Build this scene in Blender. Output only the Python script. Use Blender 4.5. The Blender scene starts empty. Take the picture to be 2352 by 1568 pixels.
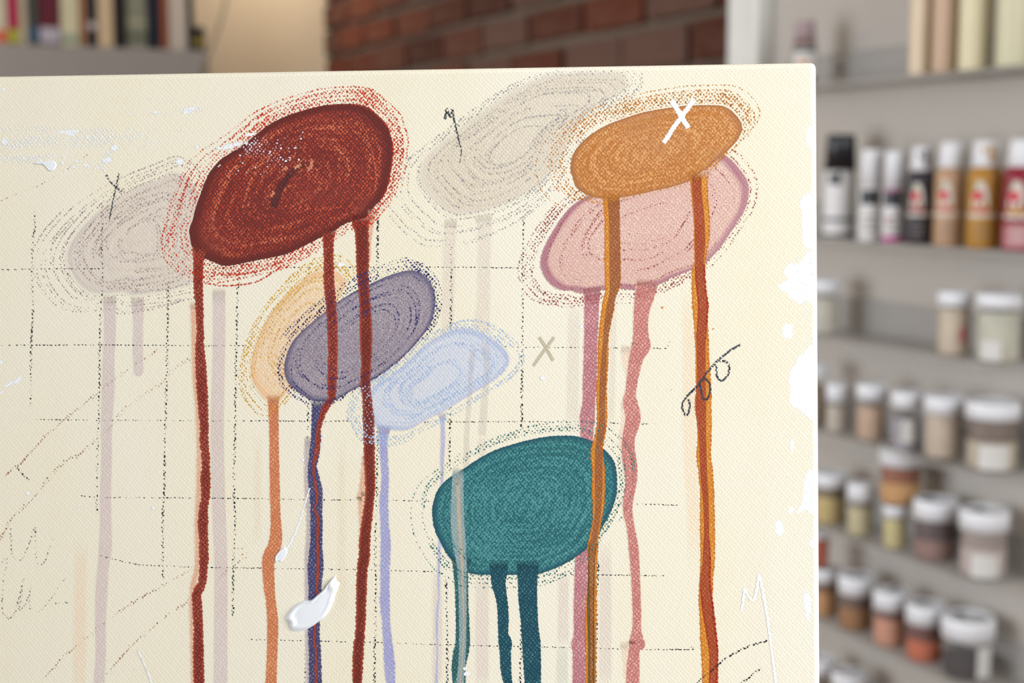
import bpy, bmesh, math, random
from mathutils import Vector, Matrix

# ------------------------------------------------------------------ camera, world, light, exposure
S = bpy.context.scene
C = S.collection
PI = math.pi
FPX, CX, CY = 2352 * 50 / 36, 1176.0, 784.0        # focal length and centre in photo pixels
PITCH = math.radians(6.7)
CAM = Vector((0, 0, 1.5))
RIGHT = Vector((1, 0, 0)); FWD = Vector((0, math.cos(PITCH), -math.sin(PITCH))); UP = Vector((0, math.sin(PITCH), math.cos(PITCH)))
cd = bpy.data.cameras.new('camera'); cam = bpy.data.objects.new('camera', cd); C.objects.link(cam)
cam.location = CAM; cam.rotation_euler = (PI / 2 - PITCH, 0, 0)
cd.lens = 50; cd.sensor_width = 36; cd.clip_start = 0.01
cd.dof.use_dof = True; cd.dof.focus_distance = 0.325; cd.dof.aperture_fstop = 15
S.camera = cam
S.view_settings.view_transform = 'Standard'; S.view_settings.look = 'None'
S.view_settings.gamma = 1; S.view_settings.use_curve_mapping = False
S.view_settings.exposure = -0.60
S.cycles.transparent_max_bounces = 48
S.cycles.max_bounces = 3; S.cycles.diffuse_bounces = 2; S.cycles.glossy_bounces = 2; S.cycles.transmission_bounces = 2
S.cycles.adaptive_threshold = 0.06; S.cycles.adaptive_min_samples = 16
S.cycles.caustics_reflective = False; S.cycles.caustics_refractive = False
w = bpy.data.worlds.new('sky'); S.world = w; w.use_nodes = True
w.node_tree.nodes['Background'].inputs[0].default_value = (0.75, 0.85, 1.0, 1)
w.node_tree.nodes['Background'].inputs[1].default_value = 1.0

# room axes: E1 runs away along the right-hand wall, E2 points into that wall
A25 = math.radians(25)
E1 = Vector((-math.sin(A25), math.cos(A25), 0)); E2 = Vector((math.cos(A25), math.sin(A25), 0)); Z = Vector((0, 0, 1))
def room(s, t, z): return E2 * s + E1 * t + Z * z
S_FRONT, S_WALL, S_BRICK, T_FAR, T_REAR, S_LEFT, H_CEIL = 1.122, 1.20, 1.28, 3.98, -0.72, -2.3, 2.65

def area(name, loc, aim, sx, sy, power, col):
    l = bpy.data.lights.new(name, 'AREA'); l.shape = 'RECTANGLE'; l.size = sx; l.size_y = sy; l.energy = power; l.color = col
    o = bpy.data.objects.new(name, l); C.objects.link(o); o.location = loc
    o.rotation_euler = (Vector(aim)).to_track_quat('-Z', 'Y').to_euler()
    return o
WIN_S, WIN_Z, WIN_W, WIN_H = 0.60, 1.85, 1.0, 1.2
area('window_daylight', room(WIN_S, T_REAR + 0.02, WIN_Z), E1, WIN_W - 0.1, WIN_H - 0.1, 31, (0.93, 0.965, 1.0))
area('side_fill_light', room(S_LEFT + 0.02, 2.0, 1.45), E2, 2.2, 1.7, 100, (0.84, 0.92, 1.0))  # added fill from the left, brightens the ledges and brick behind the canvas

# ------------------------------------------------------------------ helpers
def ray(x, y):
    return (RIGHT * ((x - CX) / FPX) + UP * ((CY - y) / FPX) + FWD)
def hit(x, y, n, d):                                # pixel -> point on plane n.p = d
    r = ray(x, y); k = (d - n.dot(CAM)) / n.dot(r)
    return CAM + r * k
def lin(c):
    return tuple((v / 255 / 12.92 if v / 255 <= 0.04045 else ((v / 255 + 0.055) / 1.055) ** 2.4) for v in c[:3]) + (1.0,)
def link(name, me, mat=None, parent=None):
    o = bpy.data.objects.new(name, me); C.objects.link(o)
    if mat: me.materials.append(mat)
    if parent: o.parent = parent
    return o
def bm_obj(name, bm, mat, parent=None, smooth=False):
    me = bpy.data.meshes.new(name); bm.normal_update(); bm.to_mesh(me); bm.free()
    if smooth:
        for p in me.polygons: p.use_smooth = True
    return link(name, me, mat, parent)
def tag(o, label=None, cat=None, group=None, kind=None):
    if label: o['label'] = label
    if cat: o['category'] = cat
    if group: o['group'] = group
    if kind: o['kind'] = kind
    return o
def empty(name, loc, rot=None):
    o = bpy.data.objects.new(name, None); C.objects.link(o); o.location = loc; o.empty_display_size = 0.02
    if rot is not None: o.rotation_euler = rot
    return o
def box(bm, x0, x1, y0, y1, z0, z1, bevel=0.0, seg=2):
    m = Matrix.Translation(((x0 + x1) / 2, (y0 + y1) / 2, (z0 + z1) / 2)) @ Matrix.Diagonal((x1 - x0, y1 - y0, z1 - z0, 1))
    r = bmesh.ops.create_cube(bm, size=1, matrix=m)
    if bevel:
        es = list({e for v in r['verts'] for e in v.link_edges})
        bmesh.ops.bevel(bm, geom=es, offset=bevel, segments=seg, affect='EDGES', profile=0.5)
def obox(name, mat, parent, x0, x1, y0, y1, z0, z1, bevel=0.0, seg=2, smooth=False):
    bm = bmesh.new(); box(bm, x0, x1, y0, y1, z0, z1, bevel, seg); return bm_obj(name, bm, mat, parent, smooth)
def lathe(name, prof, mat, parent, n=32, smooth=True):
    bm = bmesh.new(); rings = []
    for r, z in prof:
        if r < 1e-6: rings.append([bm.verts.new((0, 0, z))])
        else: rings.append([bm.verts.new((r * math.cos(2 * PI * k / n), r * math.sin(2 * PI * k / n), z)) for k in range(n)])
    for a, b in zip(rings, rings[1:]):
        for k in range(n):
            k2 = (k + 1) % n
            if len(a) == 1 and len(b) > 1: bm.faces.new((a[0], b[k2], b[k])) if prof[0][1] < prof[-1][1] else bm.faces.new((a[0], b[k2], b[k]))
            elif len(b) == 1 and len(a) > 1: bm.faces.new((a[k], a[k2], b[0]))
            elif len(a) > 1: bm.faces.new((a[k], a[k2], b[k2], b[k]))
    bmesh.ops.recalc_face_normals(bm, faces=bm.faces)
    o = bm_obj(name, bm, mat, parent, smooth)
    return o

# node builder
class NT:
    def __init__(s, name):
        s.m = bpy.data.materials.new(name); s.m.use_nodes = True; s.t = s.m.node_tree; s.t.nodes.clear()
    def n(s, typ, **kw):
        nd = s.t.nodes.new(typ)
        for k, v in kw.items(): setattr(nd, k, v)
        return nd
    def put(s, sock, v):
        if hasattr(v, 'is_output') or isinstance(v, bpy.types.NodeSocket): s.t.links.new(v, sock)
        else:
            if sock.type == 'RGBA' and len(v) == 3: v = tuple(v) + (1,)
            sock.default_value = v
    def math(s, op, a, b=0.0, c=None, clamp=False):
        nd = s.n('ShaderNodeMath', operation=op, use_clamp=clamp); s.put(nd.inputs[0], a); s.put(nd.inputs[1], b)
        if c is not None: s.put(nd.inputs[2], c)
        return nd.outputs[0]
    def add(s, a, b): return s.math('ADD', a, b)
    def mul(s, a, b): return s.math('MULTIPLY', a, b)
    def step(s, v, lo, hi):                          # smoothstep
        nd = s.n('ShaderNodeMapRange', interpolation_type='SMOOTHSTEP'); s.put(nd.inputs[0], v)
        nd.inputs[1].default_value = lo; nd.inputs[2].default_value = hi
        return nd.outputs[0]
    def mix(s, f, a, b):
        nd = s.n('ShaderNodeMix', data_type='RGBA'); s.put(nd.inputs[0], f); s.put(nd.inputs[6], a); s.put(nd.inputs[7], b)
        return nd.outputs[2]
    def noise(s, vec, scale, detail=2.0, rough=0.5):
        nd = s.n('ShaderNodeTexNoise'); s.put(nd.inputs['Vector'], vec); nd.inputs['Scale'].default_value = scale
        nd.inputs['Detail'].default_value = detail; nd.inputs['Roughness'].default_value = rough
        return nd.outputs[0]
    def coord(s): return s.n('ShaderNodeTexCoord').outputs['Object']
    def attr(s, name): return s.n('ShaderNodeAttribute', attribute_name=name)
    def scale(s, vec, xyz):
        nd = s.n('ShaderNodeVectorMath', operation='MULTIPLY'); s.put(nd.inputs[0], vec); nd.inputs[1].default_value = xyz
        return nd.outputs[0]
    def bump(s, h, strength, dist):
        nd = s.n('ShaderNodeBump'); s.put(nd.inputs['Height'], h); nd.inputs['Strength'].default_value = strength; nd.inputs['Distance'].default_value = dist
        return nd.outputs[0]
    def bsdf(s, col, rough=0.6, normal=None, spec=0.3, **kw):
        nd = s.n('ShaderNodeBsdfPrincipled'); s.put(nd.inputs['Base Color'], col); s.put(nd.inputs['Roughness'], rough)
        nd.inputs['Specular IOR Level'].default_value = spec
        if normal is not None: s.put(nd.inputs['Normal'], normal)
        for k, v in kw.items(): s.put(nd.inputs[k], v)
        return nd.outputs[0]
    def out(s, sh, alpha=None):
        o = s.n('ShaderNodeOutputMaterial')
        if alpha is not None:
            t = s.n('ShaderNodeBsdfTransparent').outputs[0]; mx = s.n('ShaderNodeMixShader')
            s.put(mx.inputs[0], alpha); s.put(mx.inputs[1], t); s.put(mx.inputs[2], sh); sh = mx.outputs[0]
        s.t.links.new(sh, o.inputs[0]); return s.m
    def weave(s):
        g = s.n('ShaderNodeGroup'); g.node_tree = WEAVE; s.t.links.new(s.coord(), g.inputs[0]); return g.outputs[0]

def weave_group():
    g = bpy.data.node_groups.new('canvas_weave', 'ShaderNodeTree')
    g.interface.new_socket('Vector', in_out='INPUT', socket_type='NodeSocketVector')
    g.interface.new_socket('Knob', in_out='OUTPUT', socket_type='NodeSocketFloat')
    b = NT.__new__(NT); b.t = g
    gi = g.nodes.new('NodeGroupInput'); go = g.nodes.new('NodeGroupOutput')
    sp = b.n('ShaderNodeSeparateXYZ'); b.put(sp.inputs[0], gi.outputs[0])
    x = b.add(sp.outputs[0], sp.outputs[2]); y = b.add(sp.outputs[1], sp.outputs[2]); KX, KY = PI / 0.00047, PI / 0.00053
    def sn(v, f, ph, amp): return b.mul(b.math('SINE', b.math('MULTIPLY_ADD', v, f, ph)), amp)
    # threads wander a little: the phase of one set drifts along the other
    px_ = b.add(b.add(sn(y, 310, .4, .55), sn(y, 1170, 2.1, .35)), sn(b.add(x, b.mul(y, .8)), 2930, 1.0, .75))
    py_ = b.add(b.add(sn(x, 270, 1.7, .6), sn(x, 1390, .3, .35)), sn(b.math('SUBTRACT', x, b.mul(y, 1.3)), 3310, 2.0, .75))
    a = b.math('SINE', b.math('MULTIPLY_ADD', x, KX, px_)); c = b.math('SINE', b.math('MULTIPLY_ADD', y, KY, py_))
    h = b.math('MULTIPLY_ADD', b.mul(a, c), 0.42, 0.5)
    g.links.new(h, go.inputs[0])
    return g
WEAVE = weave_group()

def plain(name, col, rough=0.6, spec=0.3, var=0.06, nscale=30, bump=0.0):
    b = NT(name); c = lin(col); n = b.noise(b.coord(), nscale, 2)
    cc = b.mix(n, tuple(v * (1 - var) for v in c[:3]), tuple(min(1, v * (1 + var)) for v in c[:3]))
    return b.out(b.bsdf(cc, rough, b.bump(n, bump, 0.002) if bump else None, spec))

# ------------------------------------------------------------------ room shell
def m_wall(name, col):
    b = NT(name); co = b.coord(); n = b.noise(co, 6, 3); f = b.noise(co, 180, 2); c = lin(col)
    return b.out(b.bsdf(b.mix(n, tuple(v * .95 for v in c[:3]), c), 0.85, b.bump(f, 0.15, 0.002), 0.15))
M_WALL = m_wall('warm_white_wall_paint', (198, 189, 179))
M_CREAM = m_wall('cream_wall_paint', (228, 212, 188))
M_TRIM = plain('white_gloss_trim_paint', (236, 235, 228), 0.4, 0.4)
M_MORTAR = plain('brown_grey_mortar', (116, 99, 86), 0.95, 0.1, 0.25, 60, 0.5)
M_FLOOR = None
def quad_struct(name, pts, mat, thick, nrm):
    """slab from four corner points, pushed back by thick along nrm"""
    bm = bmesh.new(); f = [bm.verts.new(p) for p in pts]; k = [bm.verts.new(Vector(p) + nrm * thick) for p in pts]
    bm.faces.new(f); bm.faces.new(k[::-1])
    for i in range(4):
        j = (i + 1) % 4; bm.faces.new((f[j], f[i], k[i], k[j]))
    bmesh.ops.recalc_face_normals(bm, faces=bm.faces)
    return tag(bm_obj(name, bm, mat), kind='structure')
T_TRIM0, T_TRIM1 = 1.70, 1.783
def rect(axis, c, a0, a1, z0, z1):
    if axis == 's': return [room(c, a0, z0), room(c, a1, z0), room(c, a1, z1), room(c, a0, z1)]
    return [room(a0, c, z0), room(a1, c, z0), room(a1, c, z1), room(a0, c, z1)]
quad_struct('wall_right', rect('s', S_WALL, T_REAR - 0.1, T_TRIM1, 0, H_CEIL), M_WALL, 0.20, E2)
brickwall = quad_struct('wall_brick', rect('s', S_BRICK, T_TRIM1, T_FAR, 0, H_CEIL), M_MORTAR, 0.12, E2)
quad_struct('wall_far', rect('t', T_FAR, S_LEFT - 0.1, S_BRICK + 0.12, 0, H_CEIL), M_CREAM, 0.1, E1)
b = NT('oak_floor_boards'); co = b.coord(); n = b.noise(b.scale(co, (2, 18, 1)), 3, 3)
M_FLOOR = b.out(b.bsdf(b.mix(n, lin((150, 112, 78)), lin((182, 144, 104))), 0.5))
def slab(name, z0, z1, mat):
    bm = bmesh.new(); vs = []
    for z in (z0, z1):
        vs.append([bm.verts.new(room(s, t, z)) for s, t in ((S_LEFT - .1, T_REAR - .1), (S_WALL + .2, T_REAR - .1), (S_WALL + .2, T_FAR + .1), (S_LEFT - .1, T_FAR + .1))])
    bm.faces.new(vs[0][::-1]); bm.faces.new(vs[1])
    for i in range(4): bm.faces.new((vs[0][i], vs[0][(i + 1) % 4], vs[1][(i + 1) % 4], vs[1][i]))
    return tag(bm_obj(name, bm, mat), kind='structure')
slab('floor', -0.1, 0, M_FLOOR)
slab('ceiling', H_CEIL, H_CEIL + 0.1, M_WALL)
def wall_with_window(name, axis, c, a0, a1, nrm, wc, wz, ww, wh, n):
    bm = bmesh.new()
    for (p0, p1, z0, z1) in ((a0, wc - ww / 2, 0, H_CEIL), (wc + ww / 2, a1, 0, H_CEIL), (wc - ww / 2, wc + ww / 2, 0, wz - wh / 2), (wc - ww / 2, wc + ww / 2, wz + wh / 2, H_CEIL)):
        q = rect(axis, c, p0, p1, z0, z1); f = [bm.verts.new(p) for p in q]; k = [bm.verts.new(p + nrm * 0.1) for p in q]
        bm.faces.new(f); bm.faces.new(k[::-1])
        for i in range(4): bm.faces.new((f[(i + 1) % 4], f[i], k[i], k[(i + 1) % 4]))
    bmesh.ops.recalc_face_normals(bm, faces=bm.faces)
    tag(bm_obj(name, bm, M_WALL), kind='structure')
    root = tag(empty('window_%d' % n, room(*((wc, c, wz) if axis == 't' else (c, wc, wz)))), kind='structure')
    root.rotation_euler = (0, 0, A25 if axis == 't' else A25 + PI / 2)
    bm = bmesh.new(); yo = 0.06 if axis == 's' else -0.06
    for x0, x1, z0, z1 in ((-ww / 2, ww / 2, -wh / 2, -wh / 2 + .05), (-ww / 2, ww / 2, wh / 2 - .05, wh / 2), (-ww / 2, -ww / 2 + .05, -wh / 2, wh / 2), (ww / 2 - .05, ww / 2, -wh / 2, wh / 2), (-.02, .02, -wh / 2, wh / 2)):
        box(bm, x0, x1, yo - .02, yo + .02, z0, z1)
    bm_obj('window_frame', bm, M_TRIM, root)
    g = NT('window_glass'); gl = g.n('ShaderNodeBsdfGlossy'); gl.inputs['Roughness'].default_value = 0.05
    obox('pane', g.out(gl.outputs[0], 0.08), root, -ww / 2 + .05, ww / 2 - .05, yo - .003, yo + .003, -wh / 2 + .05, wh / 2 - .05)
wall_with_window('wall_rear', 't', T_REAR, S_LEFT - .1, S_WALL + .2, -E1, WIN_S, WIN_Z, WIN_W, WIN_H, 1)
wall_with_window('wall_left', 's', S_LEFT, T_REAR, T_FAR, -E2, 2.0, 1.45, 2.3, 1.8, 2)  # window opening here is added, unseen, to house the left fill light
# white casing where the plastered wall ends at the brick recess
tr = tag(empty('trim_1', room(S_WALL, (T_TRIM0 + T_TRIM1) / 2, 0), (0, 0, A25)), kind='structure')   # local x = E2, y = E1
obox('casing_board', M_TRIM, tr, -0.018, 0.0, -0.041, 0.041, 0, H_CEIL, 0.003)
obox('casing_bead', M_TRIM, tr, -0.026, -0.018, -0.041, -0.022, 0, H_CEIL, 0.003)
obox('reveal_board', M_TRIM, tr, -0.018, 0.08, 0.041, 0.047, 0, H_CEIL, 0.002)
# bricks, one object each, sharing four meshes
b = NT('old_red_brick'); oi = b.n('ShaderNodeObjectInfo').outputs['Random']; co = b.coord(); n = b.noise(co, 2.4, 4, .65); n2 = b.noise(co, 9, 3)
rmp = b.n('ShaderNodeValToRGB'); b.put(rmp.inputs[0], oi); e = rmp.color_ramp.elements
e[0].position, e[0].color = 0, lin((66, 38, 30)); e[1].position, e[1].color = 1, lin((104, 78, 68))
for p, c in ((.3, (88, 50, 38)), (.55, (108, 56, 40)), (.75, (92, 62, 52))): q = e.new(p); q.color = lin(c)
cc = b.mix(b.step(n, .35, .75), rmp.outputs[0], b.mix(n2, lin((150, 120, 104)), lin((70, 40, 32))))
M_BRICK = b.out(b.bsdf(b.mix(.45, rmp.outputs[0], cc), 0.9, b.bump(b.add(n, n2), .6, .006), .12))
random.seed(4)
bmeshes = []
for k in range(4):
    bm = bmesh.new(); box(bm, -.5, .5, -.5, .5, -.5, .5)
    for v in bm.verts: v.co += Vector((random.uniform(-.03, .03), random.uniform(-.012, .012), random.uniform(-.05, .05)))
    bmesh.ops.bevel(bm, geom=list(bm.edges), offset=.045, segments=1, affect='EDGES')
    me = bpy.data.meshes.new('brick'); bm.to_mesh(me); bm.free(); me.materials.append(M_BRICK); bmeshes.append(me)
z = 0.012; row = 0
while z + .065 < H_CEIL:
    t = T_TRIM1 + .05 - (0.115 if row % 2 else 0.03)
    while t < T_FAR - .02:
        L = .215 if row % 5 != 4 else .215
        t0, t1 = max(t, T_TRIM1 + .005), min(t + L, T_FAR - .003)
        if t1 - t0 > .03:
            o = bpy.data.objects.new('brick', random.choice(bmeshes)); C.objects.link(o); o.parent = brickwall
            dp = random.uniform(.012, .02)
            o.matrix_world = Matrix.Translation(room(S_BRICK - dp / 2 + .012, (t0 + t1) / 2, z + .0325 + random.uniform(-.002, .002))) @ Matrix.Rotation(A25, 4, 'Z') @ Matrix.Diagonal((dp + .024, t1 - t0, .060, 1))
        t += L + .016
    z += .076; row += 1

# ------------------------------------------------------------------ the painting
# canvas plane: right side and lower edge a little nearer to the camera
PP, QQ, Z0 = 0.085, -0.04, 0.327
N = -(RIGHT * PP + UP * QQ + FWD).normalized(); U = (RIGHT - FWD * PP).normalized()
U = (Matrix.Rotation(0.0006, 3, N) @ U).normalized(); V = N.cross(U).normalized()
PD = N.dot(CAM + FWD * Z0)
def plane_uv(x, y):
    p = hit(x, y, N, PD) - CAM
    return p.dot(U), p.dot(V)
CW, CH, CT = 0.305, 0.406, 0.018                     # canvas 12 x 16 inches
UR = plane_uv(1879, 800)[0]; VT = plane_uv(1000, 156.5)[1]
UC, VB = UR - CW / 2, VT - CH
BASE = CAM + U * UC + V * VB + N * (PD - N.dot(CAM))
painting = empty('painting', BASE)
painting.rotation_euler = Matrix((U, V, N)).transposed().to_euler()
tag(painting, 'cream stretched canvas painted with dripping coloured ovals over a pencil grid', 'painting')
def P(x, y):
    u, v = plane_uv(x, y); return (min(u - UC, CW / 2 - .0009), min(v - VB, CH - .0009))   # local canvas coordinates, metres
MM = 0.001
HEIGHT = {}                                          # paint thickness so far, per 3 mm cell of the canvas
def place(points, thick=0.0):
    """height of a new paint layer: just above whatever is already painted there"""
    cells = {(int(u / .003 + 500) + i, int(v / .003 + 500) + j) for u, v in points for i in (-1, 0, 1) for j in (-1, 0, 1)}
    base = max(HEIGHT.get(c, 5e-6) for c in cells) + 1.2e-6
    for c in cells: HEIGHT[c] = base + thick
    return base
rnd = random.Random(11)

# materials -------------------------------------------------------
def canvas_color(b, co, h):
    n1 = b.noise(b.scale(co, (26, 9, 10)), 1, 2, .6); n2 = b.noise(b.scale(co, (14, 260, 10)), 1, 1)
    n4 = b.noise(b.scale(co, (75, 4, 10)), 1, 1)
    c = b.mix(b.step(n1, .3, .7), lin((250, 246, 231)), lin((248, 239, 207)))
    c = b.mix(b.mul(b.step(n4, .5, .72), .35), c, lin((243, 231, 202)))
    c = b.mix(b.mul(b.step(n2, .5, .75), .3), c, lin((250, 244, 228)))
    return b.mix(b.mul(b.step(h, .15, .75), .32), b.mix(.5, c, lin((243, 231, 202))), lin((250, 246, 236))), n2
def canvas_mat():
    b = NT('primed_cream_canvas'); co = b.coord(); h = b.weave(); c, n2 = canvas_color(b, co, h)
    sx = b.n('ShaderNodeSeparateXYZ'); b.put(sx.inputs[0], co)
    c = b.mix(b.step(b.add(sx.outputs[0], b.mul(b.add(n2, -.5), .002)), CW / 2 - .0013, CW / 2 - .0003), c, lin((247, 243, 236)))
    return b.out(b.bsdf(c, .62, b.bump(h, .17, .0004), .3))
M_CANVAS = canvas_mat()
M_WOOD = plain('pine_stretcher_wood', (206, 172, 124), .6, .2, .15, 12)

def crayon_mat(name, col, thr=.62, soft=.10, dens=.5, col2=None, alpha=1.0):
    """waxy stroke that only takes on the raised knobs of the weave"""
    b = NT(name); h = b.weave(); co = b.coord(); d = b.attr('edge').outputs['Fac']
    n = b.noise(co, 1500, 1); n2 = b.noise(co, 110, 1)
    v = b.add(b.add(h, b.mul(b.add(n, -.5), dens * 1.7)), b.add(b.mul(b.add(n2, -.5), .7), b.mul(b.add(d, -.5), .3)))
    a = b.mul(b.step(v, thr + .10 - soft, thr + .10 + soft), b.step(d, .0, .25))
    c = b.mix(b.step(n, .35, .65), lin(col), lin(col2 or tuple(int(x * .8) for x in col)))
    return b.out(b.bsdf(c, .6, b.bump(h, .2, .0004), .25), a)
def drip_mat(name, valley, knob, rough_edge=.34, alpha=1.0, rim=None, soft=.14, kt=(.45, .8), spec=.4, wash=False):
    b = NT(name); h = b.weave(); co = b.coord(); d = b.attr('edge').outputs['Fac']      # edge = distance from the rim in mm
    n = b.noise(co, 1100, 1); n2 = b.noise(co, 160, 1)
    v = b.add(d, b.add(b.mul(b.add(h, -.5), rough_edge), b.mul(b.add(n, -.5), rough_edge)))
    a = b.mul(b.step(v, .12, .12 + soft), alpha)
    k = b.step(b.add(h, b.add(b.mul(b.add(n, -.5), .4), b.mul(b.add(n2, -.5), .45))), *kt)
    c = b.mix(k, lin(valley), lin(knob))
    if rim: c = b.mix(b.step(v, .2, .75), lin(rim), c)
    if wash:
        c = b.mix(b.mul(b.mul(b.step(v, .12, .12 + soft), alpha), b.attr('fade').outputs['Fac']), canvas_color(b, co, h)[0], c); a = b.step(v, .06, .10)
    return b.out(b.bsdf(c, .45, b.bump(h, .2, .0004), spec), b.mul(a, b.attr('top').outputs['Fac']))
def oval_mat(name, valley, knob, rim, kt=(.45, .75), streak=.6, rim_at=(.86, .97), alpha=(1, 0), rim_alpha=1.0, tint=None, dots=None, grain=.5, edge_soft=.012, sfreq=20, spec=.35, wash=False, knob2=None):
    """paint dragged round in ellipses: swirl = (radius 0..1, cos, sin)"""
    b = NT(name); h = b.weave(); co = b.coord(); at = b.attr('swirl'); sp = b.n('ShaderNodeSeparateXYZ'); b.put(sp.inputs[0], at.outputs['Vector'])
    r = sp.outputs[0]
    st = b.noise(b.scale(at.outputs['Vector'], (sfreq, 1.1, 1.1)), 1, 2, .6); st2 = b.noise(b.scale(at.outputs['Vector'], (sfreq * 3.2, 1.5, 1.5)), 1, 1)
    n = b.noise(co, 1300, 1, .6); n2 = b.noise(co, 55, 2, .6)
    s = b.add(b.mul(st, .65), b.mul(st2, .35))
    k = b.step(b.add(b.add(h, b.mul(b.add(n, -.5), grain)), b.add(b.mul(b.add(s, -.5), streak), b.mul(b.add(n2, -.5), .5))), *kt)
    kc = b.mix(b.step(b.add(s, b.mul(b.add(n, -.5), .4)), .48, .80), lin(knob), lin(knob2)) if knob2 else lin(knob)
    c = b.mix(k, lin(valley), kc)
    if tint: c = b.mix(b.mul(b.step(n2, .5, .72), .8), c, lin(tint))
    if dots:
        dk = b.step(b.add(b.add(h, b.mul(b.add(n, -.5), .5)), b.mul(b.add(s, -.5), .9)), dots[1], dots[1] + .1); c = b.mix(dk, c, lin(dots[0]))
    rk = b.step(b.add(r, b.mul(b.add(s, -.5), .10)), *rim_at)
    c = b.mix(rk, c, lin(rim))
    a = b.math('ADD', alpha[0], b.add(b.mul(b.add(s, -.5), alpha[1]), b.mul(rk, rim_alpha - alpha[0])), clamp=True)
    cut = b.step(b.add(b.math('SUBTRACT', 1.0, r), b.mul(b.add(h, -.5), .012)), 0.004, .004 + edge_soft)
    if wash:
        c = b.mix(b.mul(a, cut), canvas_color(b, co, h)[0], c); a = 1.0; cut = b.step(r, 1.0, .992)
    return b.out(b.bsdf(c, .5, b.bump(h, .2, .0004), spec), b.mul(cut, a))
def solid_mat(name, col, rough_edge=.3, thr=.1, alpha=1.0):
    b = NT(name); h = b.weave(); co = b.coord(); d = b.attr('edge').outputs['Fac']; n = b.noise(co, 700 if rough_edge < .8 else 330, 2)
    v = b.add(d, b.add(b.mul(b.add(h, -.5), rough_edge), b.mul(b.add(n, -.5), rough_edge * (1 if rough_edge < .8 else 2.6))))
    c = b.mix(n, lin(col), tuple(min(1, x * 1.04) for x in lin(col)[:3]))
    return b.out(b.bsdf(c, .45, b.bump(h, .2, .0003), .35), b.mul(b.step(v, thr, thr + .12), alpha))

# mesh builders -----------------------------------------------------
def catmull(pts, n=6, closed=False):
    out = []; L = len(pts)
    for i in range(L if closed else L - 1):
        g = (lambda k: pts[k % L]) if closed else (lambda k: pts[max(0, min(L - 1, k))])
        p0, p1, p2, p3 = g(i - 1), g(i), g(i + 1), g(i + 2)
        for j in range(n):
            t = j / n
            out.append(tuple(.5 * ((2 * b_) + (c_ - a_) * t + (2 * a_ - 5 * b_ + 4 * c_ - d_) * t * t + (3 * b_ - a_ - 3 * c_ + d_) * t ** 3) for a_, b_, c_, d_ in zip(p0, p1, p2, p3)))
    if not closed: out.append(tuple(pts[-1]))
    return out
def mesh(name, verts, faces, mat, parent, attrs=None):
    me = bpy.data.meshes.new(name); me.from_pydata(verts, [], faces); me.update()
    for an, (typ, data) in (attrs or {}).items():
        a = me.attributes.new(an, typ, 'POINT')
        if typ == 'FLOAT': a.data.foreach_set('value', data)
        else: a.data.foreach_set('vector', [x for v in data for x in v])
    return link(name, me, mat, parent)
def ribbons(name, paths, mat, parent, lift=0.0, mm_edge=False, fade=False, top=False):
    """paths: list of [(x_px, y_px, width_px)]; edge attr is 0 at the rim, 1 (or mm) on the centre line"""
    vs, fs, ed, fd, tp = [], [], [], [], []; base = place([P(p[0], p[1]) for path in paths for p in path], min(7, len(paths) - 1) * 9e-7)
    for k, path in enumerate(paths):
        w0 = base + (k % 8) * 9e-7
        q = [(min(a_, CW / 2 - .0012), min(b_, CH - .0012)) for a_, b_ in (P(p[0], p[1]) for p in path)]; off = len(vs); n = len(q)
        for i in range(n):
            a, c = q[max(0, i - 1)], q[min(n - 1, i + 1)]
            dx, dy = c[0] - a[0], c[1] - a[1]; l = math.hypot(dx, dy) or 1e-9; nx, ny = -dy / l, dx / l
            hw = path[i][2] * .5 * 0.0001
            if mm_edge: hw += .00016
            end = 0.0 if i in (0, n - 1) else 1.0
            if q[i][1] > CH - .00121 or q[i][0] > CW / 2 - .00121: hw = 1e-6
            for s, e in ((-1, 0), (0, 1), (1, 0)):
                vs.append((q[i][0] + nx * hw * s, q[i][1] + ny * hw * s, w0 + (lift if s == 0 else 0)))
                ed.append(e * (hw * 1000 if mm_edge else 1.0) * (end if not mm_edge else 1)); f_ = i / max(1, n - 1); fd.append(max(0, min(1, min(f_, 1 - f_) * 5)) if fade else 1.0); tp.append(max(0.0, min(1.0, (path[i][1] - path[0][1]) / 22)) if top else 1.0)
        for i in range(n - 1):
            for s in (0, 1):
                a = off + i * 3 + s; fs.append((a, a + 3, a + 4, a + 1))
    return mesh(name, vs, fs, mat, parent, {'edge': ('FLOAT', ed), 'fade': ('FLOAT', fd), 'top': ('FLOAT', tp)})
def stroke(pts, w, n=6, taper=0.0, jit=0.0):
    c = catmull([(x, y) for x, y in pts], n); L = len(c); out = []
    for i, (x, y) in enumerate(c):
        ww = w * (1 - taper * i / L)
        out.append((x + rnd.uniform(-jit, jit), y + rnd.uniform(-jit, jit), ww))
    return out
def drip(table, mat, parent, name='drip', n=5, round_end=False, fade=False):
    """table rows: (y, x_left, x_right) in pixels"""
    c = catmull([((a + b) / 2, y, b - a) for y, a, b in table], n)
    if c[-1][1] > 1560: c.append((c[-1][0], 1700.0, c[-1][2]))
    if round_end:
        x, y, w_ = c[-1]
        for k in range(1, 7): c.append((x, y + w_ * .5 * math.sin(k / 6 * PI / 2), max(.5, w_ * math.cos(k / 6 * PI / 2))))
    return ribbons(name, [c], mat, parent, mm_edge=True, fade=fade, top=not fade)
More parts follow.
